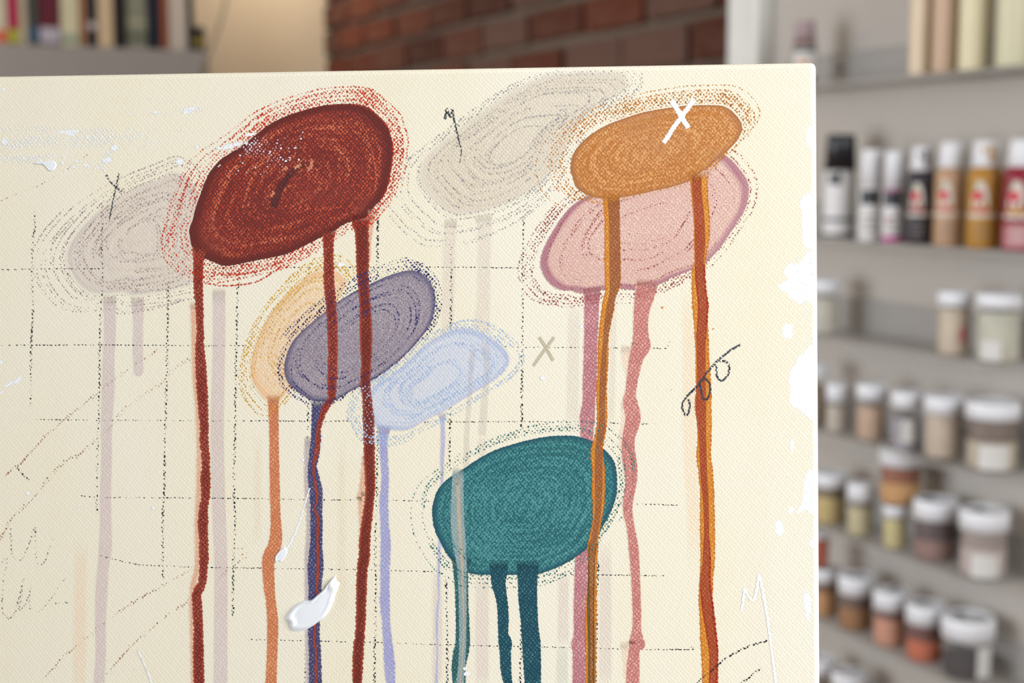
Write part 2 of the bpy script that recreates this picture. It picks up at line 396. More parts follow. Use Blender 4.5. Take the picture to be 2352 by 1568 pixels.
def blob_mesh(name, polys, mat, parent, lift=0.0):
    """irregular patches with the edge distance (mm) as attribute; polys in pixels"""
    vs, fs, ed = [], [], []; base = place([P(x, y) for poly in polys for x, y in poly], 2e-6)
    for k, poly in enumerate(polys):
        q = [P(x, y) for x, y in catmull(poly, 4, True)]; n = len(q); off = len(vs)
        cx, cy = sum(a for a, _ in q) / n, sum(a for _, a in q) / n
        rm = sum(math.hypot(x - cx, y - cy) for x, y in q) / n
        for s in (1.0, .6, 0.25):
            for x, y in q:
                vs.append((cx + (x - cx) * s, cy + (y - cy) * s, base + (k % 3) * 9e-7 + lift * (1 - s))); ed.append((1 - s) * rm * 1000)
        vs.append((cx, cy, base + (k % 3) * 9e-7 + lift)); ed.append(rm * 1000)
        for r in range(2):
            for i in range(n):
                j = (i + 1) % n; fs.append((off + r * n + i, off + r * n + j, off + (r + 1) * n + j, off + (r + 1) * n + i))
        for i in range(n): fs.append((off + 2 * n + i, off + 2 * n + (i + 1) % n, off + 3 * n))
    return mesh(name, vs, fs, mat, parent, {'edge': ('FLOAT', ed)})
class Oval:
    def __init__(s, outline):
        s.q = catmull(outline, 5, True); n = len(s.q)
        ar = cx = cy = 0
        for i in range(n):
            (x0, y0), (x1, y1) = s.q[i], s.q[(i + 1) % n]; k = x0 * y1 - x1 * y0; ar += k; cx += (x0 + x1) * k; cy += (y0 + y1) * k
        s.c = (cx / (3 * ar), cy / (3 * ar))
        s.n = n
    def at(s, f):                                    # point on outline, f in turns
        f = (f % 1.0) * s.n; i = int(f); t = f - i; a, b_ = s.q[i % s.n], s.q[(i + 1) % s.n]
        return (a[0] + (b_[0] - a[0]) * t, a[1] + (b_[1] - a[1]) * t)
    def build(s, mat, label, rings=26):
        vs, fs, sw = [], [], []; n = s.n
        w0 = place([P(s.c[0] + (x - s.c[0]) * k / 20, s.c[1] + (y - s.c[1]) * k / 20) for x, y in s.q for k in range(21)])
        vs.append((*P(*s.c), w0)); sw.append((0, 0, 0))
        for r in range(1, rings + 1):
            k = r / rings if r < rings - 1 else (.985, 1.0)[r - rings + 1]; wz = w0 if r < rings else 4e-6
            for i, (x, y) in enumerate(s.q):
                th = math.atan2(y - s.c[1], x - s.c[0])
                vs.append((*P(s.c[0] + (x - s.c[0]) * k, s.c[1] + (y - s.c[1]) * k), wz)); sw.append((k, math.cos(th), math.sin(th)))
        for i in range(n): fs.append((0, 1 + i, 1 + (i + 1) % n))
        for r in range(rings - 1):
            for i in range(n):
                j = (i + 1) % n; fs.append((1 + r * n + i, 1 + (r + 1) * n + i, 1 + (r + 1) * n + j, 1 + r * n + j))
        s.o = mesh('paint_oval', vs, fs, mat, painting, {'swirl': ('FLOAT_VECTOR', sw)})
        s.o['label'] = label
        return s.o
    def loops(s, specs):
        """specs: (start scale, end scale, turns, start turn, shift px (dx, dy), width px, wobble)"""
        out = []
        for s0, s1, turns, f0, sh, wd, wob in specs:
            path = []; N_ = max(12, int(110 * turns)); ph = [rnd.uniform(0, 6.28) for _ in range(4)]
            for i in range(N_ + 1):
                t = i / N_; f = f0 + turns * t; sc = s0 + (s1 - s0) * t + wob * (math.sin(2 * PI * f * 1.0 + ph[0]) * .6 + math.sin(2 * PI * f * 2 + ph[1]) * .3 + math.sin(2 * PI * f * 3.3 + ph[2]) * .2)
                x, y = s.at(f); path.append((s.c[0] + (x - s.c[0]) * sc + sh[0] + rnd.uniform(-.5, .5), s.c[1] + (y - s.c[1]) * sc + sh[1] + rnd.uniform(-.5, .5), wd))
            out.append(path)
        return out
    def scribble(s, specs, mat):
        return ribbons('crayon_scribble', s.loops(specs), mat, s.o)
def rl(n, lo, hi, turns=(.7, 1.3), shift=12, wd=(5, 8), wob=.03, bias=(0, 0)):
    """n random loops with scale between lo and hi"""
    out = []
    for k in range(n):
        a = lo + (hi - lo) * (k + rnd.random()) / n; t = rnd.uniform(*turns); g = (a - 1)
        out.append((a, a + rnd.uniform(-.02, .03), t, rnd.random(), (rnd.uniform(-shift, shift) + bias[0] * g, rnd.uniform(-shift, shift) + bias[1] * g), rnd.uniform(*wd), wob))
    return out

# canvas body --------------------------------------------------------
bm = bmesh.new(); box(bm, -CW / 2, CW / 2, 0, CH, -CT, 0, 0.0013, 4)
bm_obj('canvas', bm, M_CANVAS, painting, True)
for me in [painting.children[0].data]:
    for p in me.polygons: p.use_smooth = p.area < 0.002
for x0, x1, y0, y1 in ((-CW / 2 + .004, CW / 2 - .004, .004, .038), (-CW / 2 + .004, CW / 2 - .004, CH - .038, CH - .004), (-CW / 2 + .004, -CW / 2 + .038, .038, CH - .038), (CW / 2 - .038, CW / 2 - .004, .038, CH - .038)):
    obox('stretcher_bar', M_WOOD, painting, x0, x1, y0, y1, -CT - .004, -CT + .0, .001)

# white gesso along the right edge
def wob(cx, cy, rx, ry, n=9, rot=0):
    out = []
    for k in range(n):
        a = 2 * PI * k / n; f = rnd.uniform(.65, 1.25); x, y = rx * f * math.cos(a), ry * f * math.sin(a); out.append((cx + x * math.cos(rot) - y * math.sin(rot), cy + x * math.sin(rot) + y * math.cos(rot)))
    return out
patches = [[(1815, 597), (1830, 607), (1850, 580), (1869, 572), (1869, 690), (1850, 693), (1838, 700), (1822, 690), (1800, 672), (1782, 660), (1795, 648), (1806, 640), (1797, 622)],
           [(1797, 740), (1822, 745), (1816, 776), (1797, 776)], [(1832, 815), (1845, 808), (1869, 790), (1869, 960), (1850, 955), (1835, 945), (1812, 930), (1811, 890), (1809, 870), (1816, 845)],
           [(1846, 1096), (1868, 1080), (1868, 1180), (1848, 1172), (1828, 1180), (1840, 1150)], [(1786, 1192), (1797, 1196), (1798, 1222), (1790, 1233), (1775, 1212)], [(1844, 1365), (1857, 1358), (1862, 1400), (1854, 1430), (1847, 1410)],
           [(1852, 292), (1867, 288), (1867, 342), (1850, 328)], [(1836, 455), (1869, 448), (1869, 565), (1843, 562), (1840, 500)], [(1813, 1003), (1822, 1000), (1820, 1040), (1812, 1030)], [(1812, 1160), (1820, 1165), (1818, 1180), (1810, 1178)], [(1855, 1235), (1868, 1232), (1868, 1260), (1856, 1258)]]
patches = [[(x + 2, y) for x, y in p] for p in patches]
m_ = solid_mat('white_gesso', (250, 250, 252), .9, .12)
for p_ in patches: blob_mesh('white_patch', [p_], m_, painting)

early = []
for _ in range(150):
    x = 1869 - abs(rnd.gauss(0, 28)); y = rnd.choice([rnd.uniform(560, 800), rnd.uniform(930, 1280), rnd.uniform(1240, 1560)]); r = rnd.uniform(1.2, 3); early.append(wob(x, y, r, r, 6))
for x0, x1, y0, y1, n in ((0, 360, 290, 380, 150), (90, 340, 315, 345, 50), (280, 450, 225, 270, 26)):
    for _ in range(n): r = rnd.uniform(1.0, 2.6); early.append(wob(rnd.uniform(x0, x1), rnd.uniform(y0, y1), r * 1.3, r, 6))
M_SPK = solid_mat('white_speck_paint', (250, 251, 255), .1, .02)
blob_mesh('white_speck', early, M_SPK, painting)['kind'] = 'stuff'

# thin washes running straight down -----------------------------------
M_WASH = [drip_mat('wash_%s' % nm, v, k, .1, al, soft=.5, spec=.25, wash=True) for nm, v, k, al in (
    ('beige', (214, 196, 176), (226, 212, 194), .34), ('pinkgrey', (208, 184, 180), (222, 202, 196), .36),
    ('peach', (246, 214, 176), (250, 224, 190), .42), ('greengrey', (190, 196, 184), (208, 210, 198), .40), ('cream', (240, 222, 190), (246, 232, 206), .45))]
for mi, tb in ((0, [(690, 1303, 1333), (850, 1301, 1332), (1000, 1298, 1330)]), (0, [(660, 1400, 1418), (820, 1398, 1416), (1000, 1392, 1412)]),
               (1, [(1240, 1376, 1405), (1400, 1375, 1406), (1568, 1374, 1406)]), (1, [(1310, 1092, 1125), (1440, 1090, 1124), (1568, 1092, 1124)]),
               (1, [(1300, 992, 1016), (1440, 992, 1018), (1568, 990, 1017)]), (1, [(1310, 1282, 1308), (1400, 1280, 1308), (1490, 1279, 1308)]),
               (3, [(1480, 1278, 1306), (1568, 1276, 1306)]), (2, [(660, 1566, 1596), (800, 1568, 1598), (1000, 1568, 1600), (1150, 1575, 1606), (1300, 1583, 1610)]),
               (4, [(1010, 776, 792), (1200, 776, 794), (1400, 774, 796)]), (4, [(1000, 584, 600), (1250, 582, 602)]), (0, [(1000, 1096, 1118), (1080, 1097, 1117)]), (2, [(1240, 170, 200), (1568, 166, 198)])):
    drip(tb, M_WASH[mi], painting, 'wash_streak', fade=True)

# lilac oval at left ----------------------------------------------------
lilac = Oval([(450, 420), (411, 392), (366, 407), (315, 427), (264, 455), (223, 484), (187, 519), (162, 553), (150, 584), (154, 615), (174, 651), (203, 674), (244, 678), (284, 674), (305, 682), (346, 676), (387, 670), (423, 660), (446, 648), (460, 560), (462, 470)])
lilac.build(oval_mat('lilac_wash', (204, 184, 178), (216, 202, 194), (202, 186, 182), streak=1.1, alpha=(.50, .9), rim_alpha=.5, edge_soft=.05, sfreq=9, wash=True), 'pale lilac wash oval')
M_LD = drip_mat('lilac_drip', (212, 190, 190), (226, 210, 206), .16, .66, kt=(.3, .9), wash=True)
drip([(676, 236, 267), (760, 238, 267), (820, 235, 264), (900, 233, 264), (980, 231, 258), (1040, 232, 258), (1140, 229, 256), (1200, 229, 257), (1260, 226, 258), (1300, 224, 251), (1350, 219, 248), (1430, 218, 244), (1500, 219, 244), (1568, 214, 241)], M_LD, lilac.o)
drip([(680, 300, 332), (740, 305, 330), (800, 304, 329), (840, 307, 330), (852, 306, 330)], M_LD, lilac.o, round_end=True)
drip([(660, 488, 518), (800, 488, 518), (1000, 483, 515), (1200, 488, 520), (1300, 492, 523), (1568, 490, 523)], M_LD, lilac.o)
# grey-beige oval at top ---------------------------------------------------
grey = Oval([(956, 400), (962, 372), (985, 345), (1010, 325), (1050, 295), (1100, 258), (1150, 222), (1200, 192), (1260, 170), (1330, 161), (1400, 160), (1444, 164), (1450, 195), (1425, 215), (1375, 245), (1335, 288), (1310, 330), (1290, 370), (1270, 400), (1240, 430), (1200, 455), (1150, 478), (1100, 492), (1060, 497), (1030, 495), (1000, 475), (975, 450), (958, 425)])
grey.build(oval_mat('grey_beige_wash', (208, 190, 166), (230, 219, 202), (214, 200, 186), streak=1.2, alpha=(.62, 1.0), rim_alpha=.55, edge_soft=.06, sfreq=8, wash=True), 'pale grey beige wash oval')
M_GD = drip_mat('grey_beige_drip', (224, 206, 190), (235, 224, 211), .14, .48, soft=.4, wash=True)
M_GD2 = drip_mat('grey_beige_glaze', (224, 214, 208), (234, 226, 218), .14, .24, soft=.4)
drip([(500, 1022, 1050), (560, 1017, 1048), (700, 1014, 1045), (790, 1012, 1040)], M_GD, grey.o)
drip([(490, 1088, 1132), (520, 1094, 1130), (600, 1095, 1128), (700, 1093, 1127), (760, 1083, 1127), (800, 1078, 1122)], M_GD, grey.o)

# pencil grid ---------------------------------------------------------------
M_PEN = crayon_mat('black_pencil', (62, 64, 66), .62 , .06, .6)
M_PENF = crayon_mat('faint_pencil', (138, 138, 134), .72, .08, .6)
for nm, segs in (('h', [[(0, 620), (60, 618), (130, 617), (240, 617)], [(465, 616), (700, 614), (960, 613), (1200, 615), (1300, 612)],
                 [(0, 793), (230, 792), (500, 794), (640, 793)], [(1140, 794), (1200, 797), (1380, 798), (1500, 800), (1530, 800), (1536, 793)],
                 [(80, 963), (150, 964), (400, 966), (560, 966), (720, 967), (860, 967), (1000, 969), (1190, 968), (1380, 971), (1510, 974)],
                 [(183, 1137), (220, 1141), (400, 1143), (600, 1145), (730, 1147), (900, 1149), (1000, 1151)], [(1410, 1157), (1480, 1158), (1560, 1160)],
                 [(230, 1275), (300, 1293), (370, 1299), (450, 1302), (560, 1304), (700, 1306), (830, 1308), (995, 1313)], [(1240, 1319), (1400, 1320), (1535, 1322)],
                 [(570, 1468), (650, 1470), (790, 1473), (870, 1475), (1000, 1480), (1140, 1483), (1280, 1486), (1420, 1490), (1585, 1491), (1583, 1484)]]),
                 ('v', [[(79, 485), (80, 520), (75, 560), (74, 640), (76, 700), (72, 800), (70, 900), (69, 935)], [(236, 468), (234, 560), (236, 640), (232, 700), (229, 800), (228, 900), (225, 1000), (223, 1100), (223, 1180)],
                 [(387, 640), (385, 760), (382, 900), (379, 1000), (378, 1100), (374, 1200), (374, 1335)], [(548, 630), (545, 700), (543, 800), (541, 900), (540, 1000), (537, 1100), (540, 1200), (536, 1300), (535, 1425)],
                 [(712, 615), (710, 700), (711, 800), (708, 930), (707, 1000), (703, 1100), (704, 1300), (702, 1568), (702, 1600)], [(870, 480), (868, 530), (867, 620), (868, 800), (868, 1010), (866, 1100), (862, 1250), (863, 1350), (860, 1568), (860, 1600)],
                 [(1037, 560), (1036, 700), (1035, 830), (1034, 950), (1032, 1085)], [(1025, 1330), (1027, 1450), (1027, 1600)], [(1203, 490), (1201, 600), (1200, 750), (1199, 900), (1198, 990)],
                 [(1375, 690), (1373, 800), (1371, 900)], [(1374, 1285), (1371, 1400), (1370, 1600)], [(1197, 1430), (1195, 1600)]])):
    for sg in segs:
        L = sum(math.hypot(a[0] - c[0], a[1] - c[1]) for a, c in zip(sg, sg[1:]))
        ribbons('pencil_line', [stroke(sg, 3.6 if nm == 'h' else 7.5, 8, jit=.5)], M_PEN, painting)
M_BRN = crayon_mat('brown_pencil', (200, 150, 122), .76, .08, .6)
for sg, wd in (([(0, 462), (45, 442), (90, 425), (140, 398), (208, 350)], 4), ([(365, 800), (300, 845), (265, 870), (215, 910), (170, 945), (140, 970), (100, 1005), (50, 1060), (0, 1100)], 9),
           ([(440, 822), (400, 848), (370, 880), (330, 905), (280, 945), (250, 985), (220, 1010), (180, 1045), (150, 1060), (110, 1100), (80, 1140), (30, 1190), (0, 1240)], 13),
           ([(450, 1300), (390, 1335), (330, 1370), (280, 1400), (240, 1430), (180, 1480), (140, 1515), (100, 1560)], 10), ([(440, 1375), (390, 1410), (340, 1450), (310, 1475), (270, 1520), (240, 1560)], 13),
           ([(525, 1263), (560, 1260), (568, 1275), (545, 1292), (520, 1312), (500, 1335)], 8)):
    ribbons('crayon_line', [stroke(sg, wd, 8, jit=1)], M_BRN, painting)
for sg in ([(25, 1210), (26, 1260), (33, 1283), (50, 1283), (68, 1245), (80, 1212), (82, 1250), (84, 1285), (92, 1298), (105, 1285), (118, 1245), (130, 1222)],
           [(3, 1290), (17, 1285), (8, 1330), (5, 1400), (15, 1417), (30, 1415), (45, 1370), (55, 1320), (48, 1372), (45, 1400), (65, 1375), (70, 1345), (68, 1390), (85, 1405), (105, 1390), (130, 1355), (150, 1330), (175, 1315)], [(115, 1386), (165, 1383)]):
    ribbons('pencil_squiggle', [stroke(sg, 6, 8, jit=.6)], M_PENF, painting)
ribbons('pencil_line', [stroke([(38, 1071), (50, 1086), (67, 1103)], 5, 6)], M_PEN, painting)

# crayon over the two pale ovals ----------------------------------------------
M_LC = crayon_mat('mauve_crayon', (186, 162, 158), .68, .1, .55, (162, 142, 144))
lilac.scribble(rl(18, .25, .97, (.4, .9), 10, (4, 9), .06) + rl(8, 1.02, 1.30, (.6, 1.0), 8, (4, 6), .035, (-60, 20)), M_LC)
M_GC = crayon_mat('grey_crayon', (184, 176, 174), .68, .1, .55, (162, 156, 160))
grey.scribble(rl(20, .25, .98, (.35, .8), 10, (4, 9), .05) + rl(10, 1.0, 1.26, (.4, .7), 8, (4, 8), .03, (-140, 150)), M_GC)

# pink oval -------------------------------------------------------------------
pink = Oval([(1669, 356), (1699, 384), (1721, 419), (1722, 449), (1713, 482), (1686, 525), (1658, 566), (1628, 599), (1607, 615), (1585, 623), (1541, 640), (1517, 653), (1460, 667), (1405, 664), (1337, 675), (1313, 669), (1285, 667), (1258, 650), (1242, 623), (1239, 596), (1250, 563), (1269, 528), (1291, 495), (1313, 471), (1351, 447), (1400, 425), (1480, 395), (1560, 365), (1620, 350)])
M_PD = drip_mat('pink_drip', (196, 112, 108), (232, 176, 160), .3, .96, kt=(.4, .95), wash=True)
M_PD2 = drip_mat('mauve_pink_drip', (182, 108, 120), (226, 170, 166), .26, .96, kt=(.4, .95), wash=True)
M_PS = drip_mat('pale_pink_stain', (240, 196, 172), (246, 216, 192), .4, .5, wash=True)
pink.build(oval_mat('pink_paint', (216, 156, 146), (242, 210, 196), (178, 112, 128), kt=(.35, .85), streak=1.6, rim_at=(.88, .965), alpha=(.80, .5), rim_alpha=.88, grain=.9, dots=((172, 98, 96), .82), sfreq=9, wash=True), 'translucent pink paint oval')
drip([(790, 1428, 1452), (815, 1426, 1450), (860, 1436, 1446)], M_PS, pink.o, 'drip_stain')
drip([(920, 1425, 1440), (960, 1428, 1442), (1010, 1422, 1434), (1060, 1428, 1436)], M_PS, pink.o, 'drip_stain')
drip([(1470, 1425, 1446), (1485, 1426, 1448), (1520, 1432, 1444), (1555, 1434, 1444)], M_PS, pink.o, 'drip_stain')
drip([(655, 1332, 1384), (680, 1341, 1378), (740, 1341, 1375), (780, 1341, 1373), (820, 1340, 1372), (880, 1338, 1371), (920, 1338, 1368), (960, 1331, 1367), (1000, 1333, 1363), (1100, 1330, 1360), (1200, 1326, 1354), (1280, 1321, 1350), (1340, 1319, 1349), (1400, 1317, 1346), (1460, 1317, 1345), (1477, 1312, 1347), (1500, 1315, 1346), (1568, 1315, 1345)], M_PD2, pink.o)
drip([(640, 1464, 1512), (660, 1461, 1510), (680, 1458, 1503), (720, 1455, 1491), (760, 1454, 1489), (785, 1452, 1493), (795, 1450, 1494), (820, 1445, 1479), (860, 1440, 1468), (900, 1436, 1461), (920, 1430, 1463), (960, 1436, 1472), (1000, 1430, 1460), (1030, 1427, 1458), (1060, 1430, 1463), (1100, 1436, 1464), (1130, 1433, 1458), (1170, 1430, 1453), (1210, 1439, 1458), (1260, 1444, 1467), (1320, 1449, 1470), (1400, 1453, 1473), (1440, 1452, 1473), (1470, 1446, 1478), (1478, 1444, 1482), (1490, 1444, 1470), (1530, 1439, 1469), (1568, 1438, 1469)], M_PD, pink.o)
M_PC = crayon_mat('dusty_rose_crayon', (186, 108, 100), .66, .1, .5, (160, 88, 88))
pink.scribble(rl(9, .3, .95, (.4, .8), 8, (4, 8), .05) + rl(8, 1.01, 1.14, (.45, .8), 4, (4, 6), .015, (-60, 30)) + [(1.07, 1.05, .5, .04, (0, 2), 7, .01), (1.10, 1.12, .5, .52, (-6, 10), 7, .01), (1.05, 1.07, .42, .5, (-6, 8), 9, .01)], M_PC)

# peach oval --------------------------------------------------------------------
peach = Oval([(742, 618), (769, 617), (788, 630), (797, 652), (785, 676), (765, 720), (740, 780), (710, 840), (680, 880), (659, 903), (641, 924), (613, 924), (595, 906), (580, 881), (573, 854), (577, 820), (589, 780), (607, 741), (629, 707), (653, 679), (684, 649), (714, 626)])
peach.build(oval_mat('peach_paint', (240, 188, 132), (247, 218, 174), (240, 180, 116), kt=(.4, .8), grain=1.0, streak=1.2, rim_at=(.8, .97), alpha=(.62, .5), rim_alpha=.72, edge_soft=.04, sfreq=10, wash=True), 'translucent peach paint oval')
drip([(905, 611, 644), (930, 615, 641), (1000, 618, 641), (1060, 618, 642), (1100, 619, 643), (1140, 619, 644), (1180, 621, 645), (1230, 619, 649), (1260, 612, 645), (1280, 602, 633), (1310, 602, 631), (1350, 605, 632), (1380, 610, 634), (1430, 613, 640), (1500, 612, 638), (1568, 609, 636)], drip_mat('orange_peach_drip', (206, 116, 76), (236, 168, 110), .28, .97, kt=(.4, .95), wash=True), peach.o)
M_YC = crayon_mat('yellow_crayon', (234, 188, 76), .66, .1, .5, (214, 160, 58))
peach.scribble(rl(14, .4, .99, (.3, .6), 6, (5, 9), .04) + rl(8, 1.02, 1.17, (.5, .8), 5, (4, 6), .03, (-50, 10)) + [(1.08, 1.1, .4, .38, (-4, 4), 5, .01), (1.14, 1.12, .35, .42, (-6, 4), 5, .02)], M_YC)

# light blue oval -----------------------------------------------------------------
blue = Oval([(1039, 756), (1075, 751), (1112, 762), (1143, 783), (1167, 805), (1173, 832), (1152, 860), (1124, 881), (1094, 900), (1060, 921), (1020, 946), (977, 967), (935, 989), (892, 989), (861, 982), (846, 958), (834, 927), (852, 891), (892, 863), (929, 835), (959, 805), (990, 780)])
blue.build(oval_mat('light_blue_paint', (198, 208, 232), (222, 224, 230), (182, 192, 224), kt=(.35, .85), streak=1.2, rim_at=(.84, .97), alpha=(.78, .55), rim_alpha=.75, edge_soft=.03, sfreq=10, wash=True, tint=(206, 208, 222)), 'pale blue paint oval')
drip([(975, 866, 900), (1010, 871, 891), (1060, 873, 892), (1100, 876, 894), (1150, 871, 892), (1200, 873, 894), (1250, 874, 898), (1300, 873, 896), (1350, 874, 895), (1380, 872, 896), (1430, 877, 897), (1480, 880, 903), (1530, 882, 908), (1568, 887, 908)], drip_mat('periwinkle_drip', (164, 164, 210), (190, 190, 220), .42, .97, kt=(.4, .95), wash=True), blue.o)
drip([(945, 1004, 1026), (970, 1011, 1022), (1010, 1012, 1023), (1060, 1011, 1020), (1100, 1012, 1019), (1200, 1008, 1015), (1330, 1004, 1011), (1370, 1006, 1011), (1400, 1001, 1008), (1450, 1000, 1007), (1500, 1002, 1007), (1568, 998, 1006)], drip_mat('thin_periwinkle_drip', (178, 178, 214), (196, 196, 222), .2, .85, wash=True), blue.o)
for tb in ([(790, 1080, 1096), (850, 1074, 1090), (920, 1071, 1085), (1000, 1064, 1080), (1085, 1062, 1080)], [(780, 1100, 1126), (850, 1110, 1126), (930, 1102, 1122), (1000, 1096, 1118)]):
    drip(tb, M_GD2, grey.o)

# purple-grey oval with navy drip ---------------------------------------------------
purple = Oval([(941, 618), (968, 623), (990, 643), (1002, 673), (1002, 707), (993, 741), (971, 774), (935, 814), (895, 848), (855, 875), (806, 900), (769, 921), (739, 924), (711, 921), (684, 903), (659, 881), (650, 854), (653, 823), (668, 787), (696, 756), (733, 725), (775, 692), (815, 667), (852, 649), (898, 629)])
purple.build(oval_mat('purple_grey_paint', (150, 138, 150), (186, 174, 180), (88, 84, 124), kt=(.3, .8), streak=1.1, rim_at=(.88, 1.0), alpha=(.97, .2), rim_alpha=.95, dots=((92, 88, 112), .84), edge_soft=.03, grain=1.3), 'purple grey paint oval with navy rim')
drip([(1000, 700, 716), (1100, 698, 712), (1200, 704, 716), (1280, 700, 716), (1400, 700, 714), (1568, 703, 716)], drip_mat('lilac_grey_stain', (184, 168, 172), (206, 192, 188), .4, .8, wash=True), purple.o, 'drip_stain')
drip([(915, 706, 752), (930, 715, 746), (960, 715, 739), (1000, 714, 738), (1040, 710, 735), (1070, 707, 728), (1090, 706, 733), (1130, 710, 742), (1170, 712, 741), (1210, 712, 742), (1250, 712, 741), (1300, 706, 744), (1350, 708, 739), (1440, 707, 735), (1500, 709, 738), (1568, 709, 740)], drip_mat('navy_drip', (66, 68, 112), (140, 132, 160), .34, .97, kt=(.5, .95)), purple.o)

# red oval and its three drips --------------------------------------------------------
red = Oval([(787, 237), (822, 238), (847, 245), (864, 259), (882, 275), (893, 289), (900, 313), (906, 338), (902, 381), (896, 414), (885, 447), (863, 474), (840, 500), (797, 513), (768, 531), (740, 545), (694, 568), (653, 586), (585, 600), (531, 611), (509, 611), (487, 602), (463, 592), (441, 572), (434, 543), (433, 526), (441, 504), (446, 483), (457, 450), (476, 403), (503, 368), (541, 343), (574, 319), (612, 289), (653, 267), (708, 249), (748, 240)])
red.build(oval_mat('dark_red_paint', (116, 46, 42), (204, 74, 48), (106, 42, 38), kt=(.48, .86), streak=1.2, rim_at=(.86, .94), tint=(128, 54, 48), knob2=(226, 138, 98), grain=1.0, sfreq=11, edge_soft=.006), 'dark red paint oval with orange flecks')
M_RS = drip_mat('peach_red_stain', (226, 160, 126), (240, 196, 164), .55, .8, soft=.3, wash=True)
M_RD = drip_mat('dark_red_drip', (122, 42, 34), (192, 100, 80), .38, 1.0, kt=(.42, .95), rim=(164, 66, 46))
M_RD3 = drip_mat('maroon_drip', (112, 40, 34), (174, 78, 54), .38, 1.0, kt=(.5, 1.0), rim=(170, 76, 52))
drip([(690, 436, 452), (760, 438, 456), (850, 440, 456), (930, 446, 462), (1000, 450, 464), (1100, 450, 466), (1200, 446, 462), (1300, 446, 460), (1345, 436, 452), (1400, 434, 448), (1480, 436, 446), (1568, 438, 446)], M_RS, red.o, 'drip_stain')
drip([(1040, 832, 842), (1120, 824, 842), (1138, 818, 842), (1145, 820, 842), (1200, 824, 838), (1260, 822, 832)], M_RS, red.o, 'drip_stain')
drip([(480, 846, 866), (540, 846, 856), (600, 846, 852)], M_RS, red.o, 'drip_stain')
drip([(560, 440, 482), (590, 443, 470), (620, 443, 468), (660, 444, 467), (700, 448, 468), (760, 451, 469), (800, 448, 470), (860, 449, 476), (930, 454, 479), (980, 459, 480), (1010, 458, 480), (1060, 463, 483), (1100, 460, 484), (1140, 462, 483), (1160, 458, 479), (1200, 454, 479), (1240, 457, 479), (1280, 457, 480), (1310, 457, 477), (1340, 454, 474), (1355, 445, 467), (1370, 440, 463), (1400, 442, 466), (1450, 444, 467), (1500, 443, 469), (1568, 444, 470)], M_RD, red.o)
drip([(520, 736, 778), (550, 741, 768), (600, 743, 767), (650, 743, 769), (700, 748, 773), (750, 751, 776), (800, 753, 776), (860, 752, 775), (900, 752, 772), (915, 753, 771), (930, 742, 759), (945, 736, 751), (980, 727, 739), (1040, 721, 733), (1070, 717, 724), (1100, 719, 725), (1130, 724, 731), (1150, 725, 731), (1170, 721, 727), (1190, 727, 734), (1230, 726, 733), (1280, 727, 734), (1320, 726, 733), (1360, 725, 731), (1440, 720, 727), (1470, 719, 725), (1500, 723, 729), (1568, 722, 729)], M_RD, red.o)
drip([(490, 798, 862), (510, 806, 850), (530, 814, 848), (580, 817, 849), (620, 818, 848), (660, 822, 849), (700, 825, 852), (750, 826, 855), (800, 827, 855), (840, 829, 853), (880, 827, 852), (920, 832, 855), (960, 832, 860), (1000, 834, 861), (1060, 836, 862), (1100, 838, 863), (1140, 838, 861), (1180, 833, 857), (1230, 826, 852), (1280, 823, 850), (1310, 819, 845), (1380, 818, 842), (1420, 817, 841), (1460, 815, 838), (1500, 810, 836), (1568, 809, 832)], M_RD3, red.o)

# red, navy and blue crayon over everything so far ---------------------------------------
M_RC = crayon_mat('red_crayon', (226, 82, 52), .60, .1, .55, (206, 62, 44))
red.scribble(rl(18, 1.0, 1.17, (.5, .95), 5, (4, 7), .02, (-110, 0)) + [(1.03, 1.02, 1.0, .1, (0, 0), 10, .005), (1.02, 1.05, .5, .9, (0, -4), 10, .005), (1.15, 1.18, .42, .52, (-8, 4), 6, .01), (1.12, 1.16, .36, .9, (-4, -6), 6, .01), (1.08, 1.1, .34, .38, (-10, 12), 7, .005), (1.13, 1.14, .34, .40, (-14, 14), 6, .005)], M_RC)
ribbons('dark_streak', [stroke([(628, 476), (638, 445), (655, 415), (680, 388), (700, 378)], 24, 6, .5)], drip_mat('dark_plum_streak', (84, 44, 46), (128, 58, 52), .6, .85, soft=.5), red.o, mm_edge=True)
for pts_, w_ in (([(648, 392), (660, 384)], 9), ([(676, 386), (692, 378)], 9), ([(706, 390), (716, 380), (714, 366)], 8), ([(622, 452), (630, 440)], 9)):
    ribbons('peach_fleck', [stroke(pts_, w_, 4)], drip_mat('peach_fleck_paint', (214, 122, 92), (232, 162, 124), .5, .9, soft=.3), red.o, mm_edge=True)
ribbons('light_streak', [stroke([(828, 276), (846, 318), (858, 362), (864, 400), (862, 440)], 7, 6)], crayon_mat('coral_streak', (216, 110, 78), .42, .2, .5, (196, 84, 60)), red.o)
M_RC2 = crayon_mat('solid_red_crayon', (216, 78, 46), .38, .2, .5, (198, 60, 40))
for pth in ([stroke([(468, 648), (500, 655), (540, 655), (585, 648), (620, 630), (655, 605)], 5, 8), stroke([(468, 622), (510, 630), (560, 628), (610, 616), (650, 600)], 7, 8), stroke([(430, 420), (420, 450), (412, 480), (410, 500)], 8, 8), stroke([(905, 400), (898, 440), (885, 462), (866, 482)], 8, 8)]):
    ribbons('crayon_stroke', [pth], M_RC2, red.o)
M_NC = crayon_mat('navy_crayon', (62, 62, 132), .66, .1, .5, (52, 50, 104))
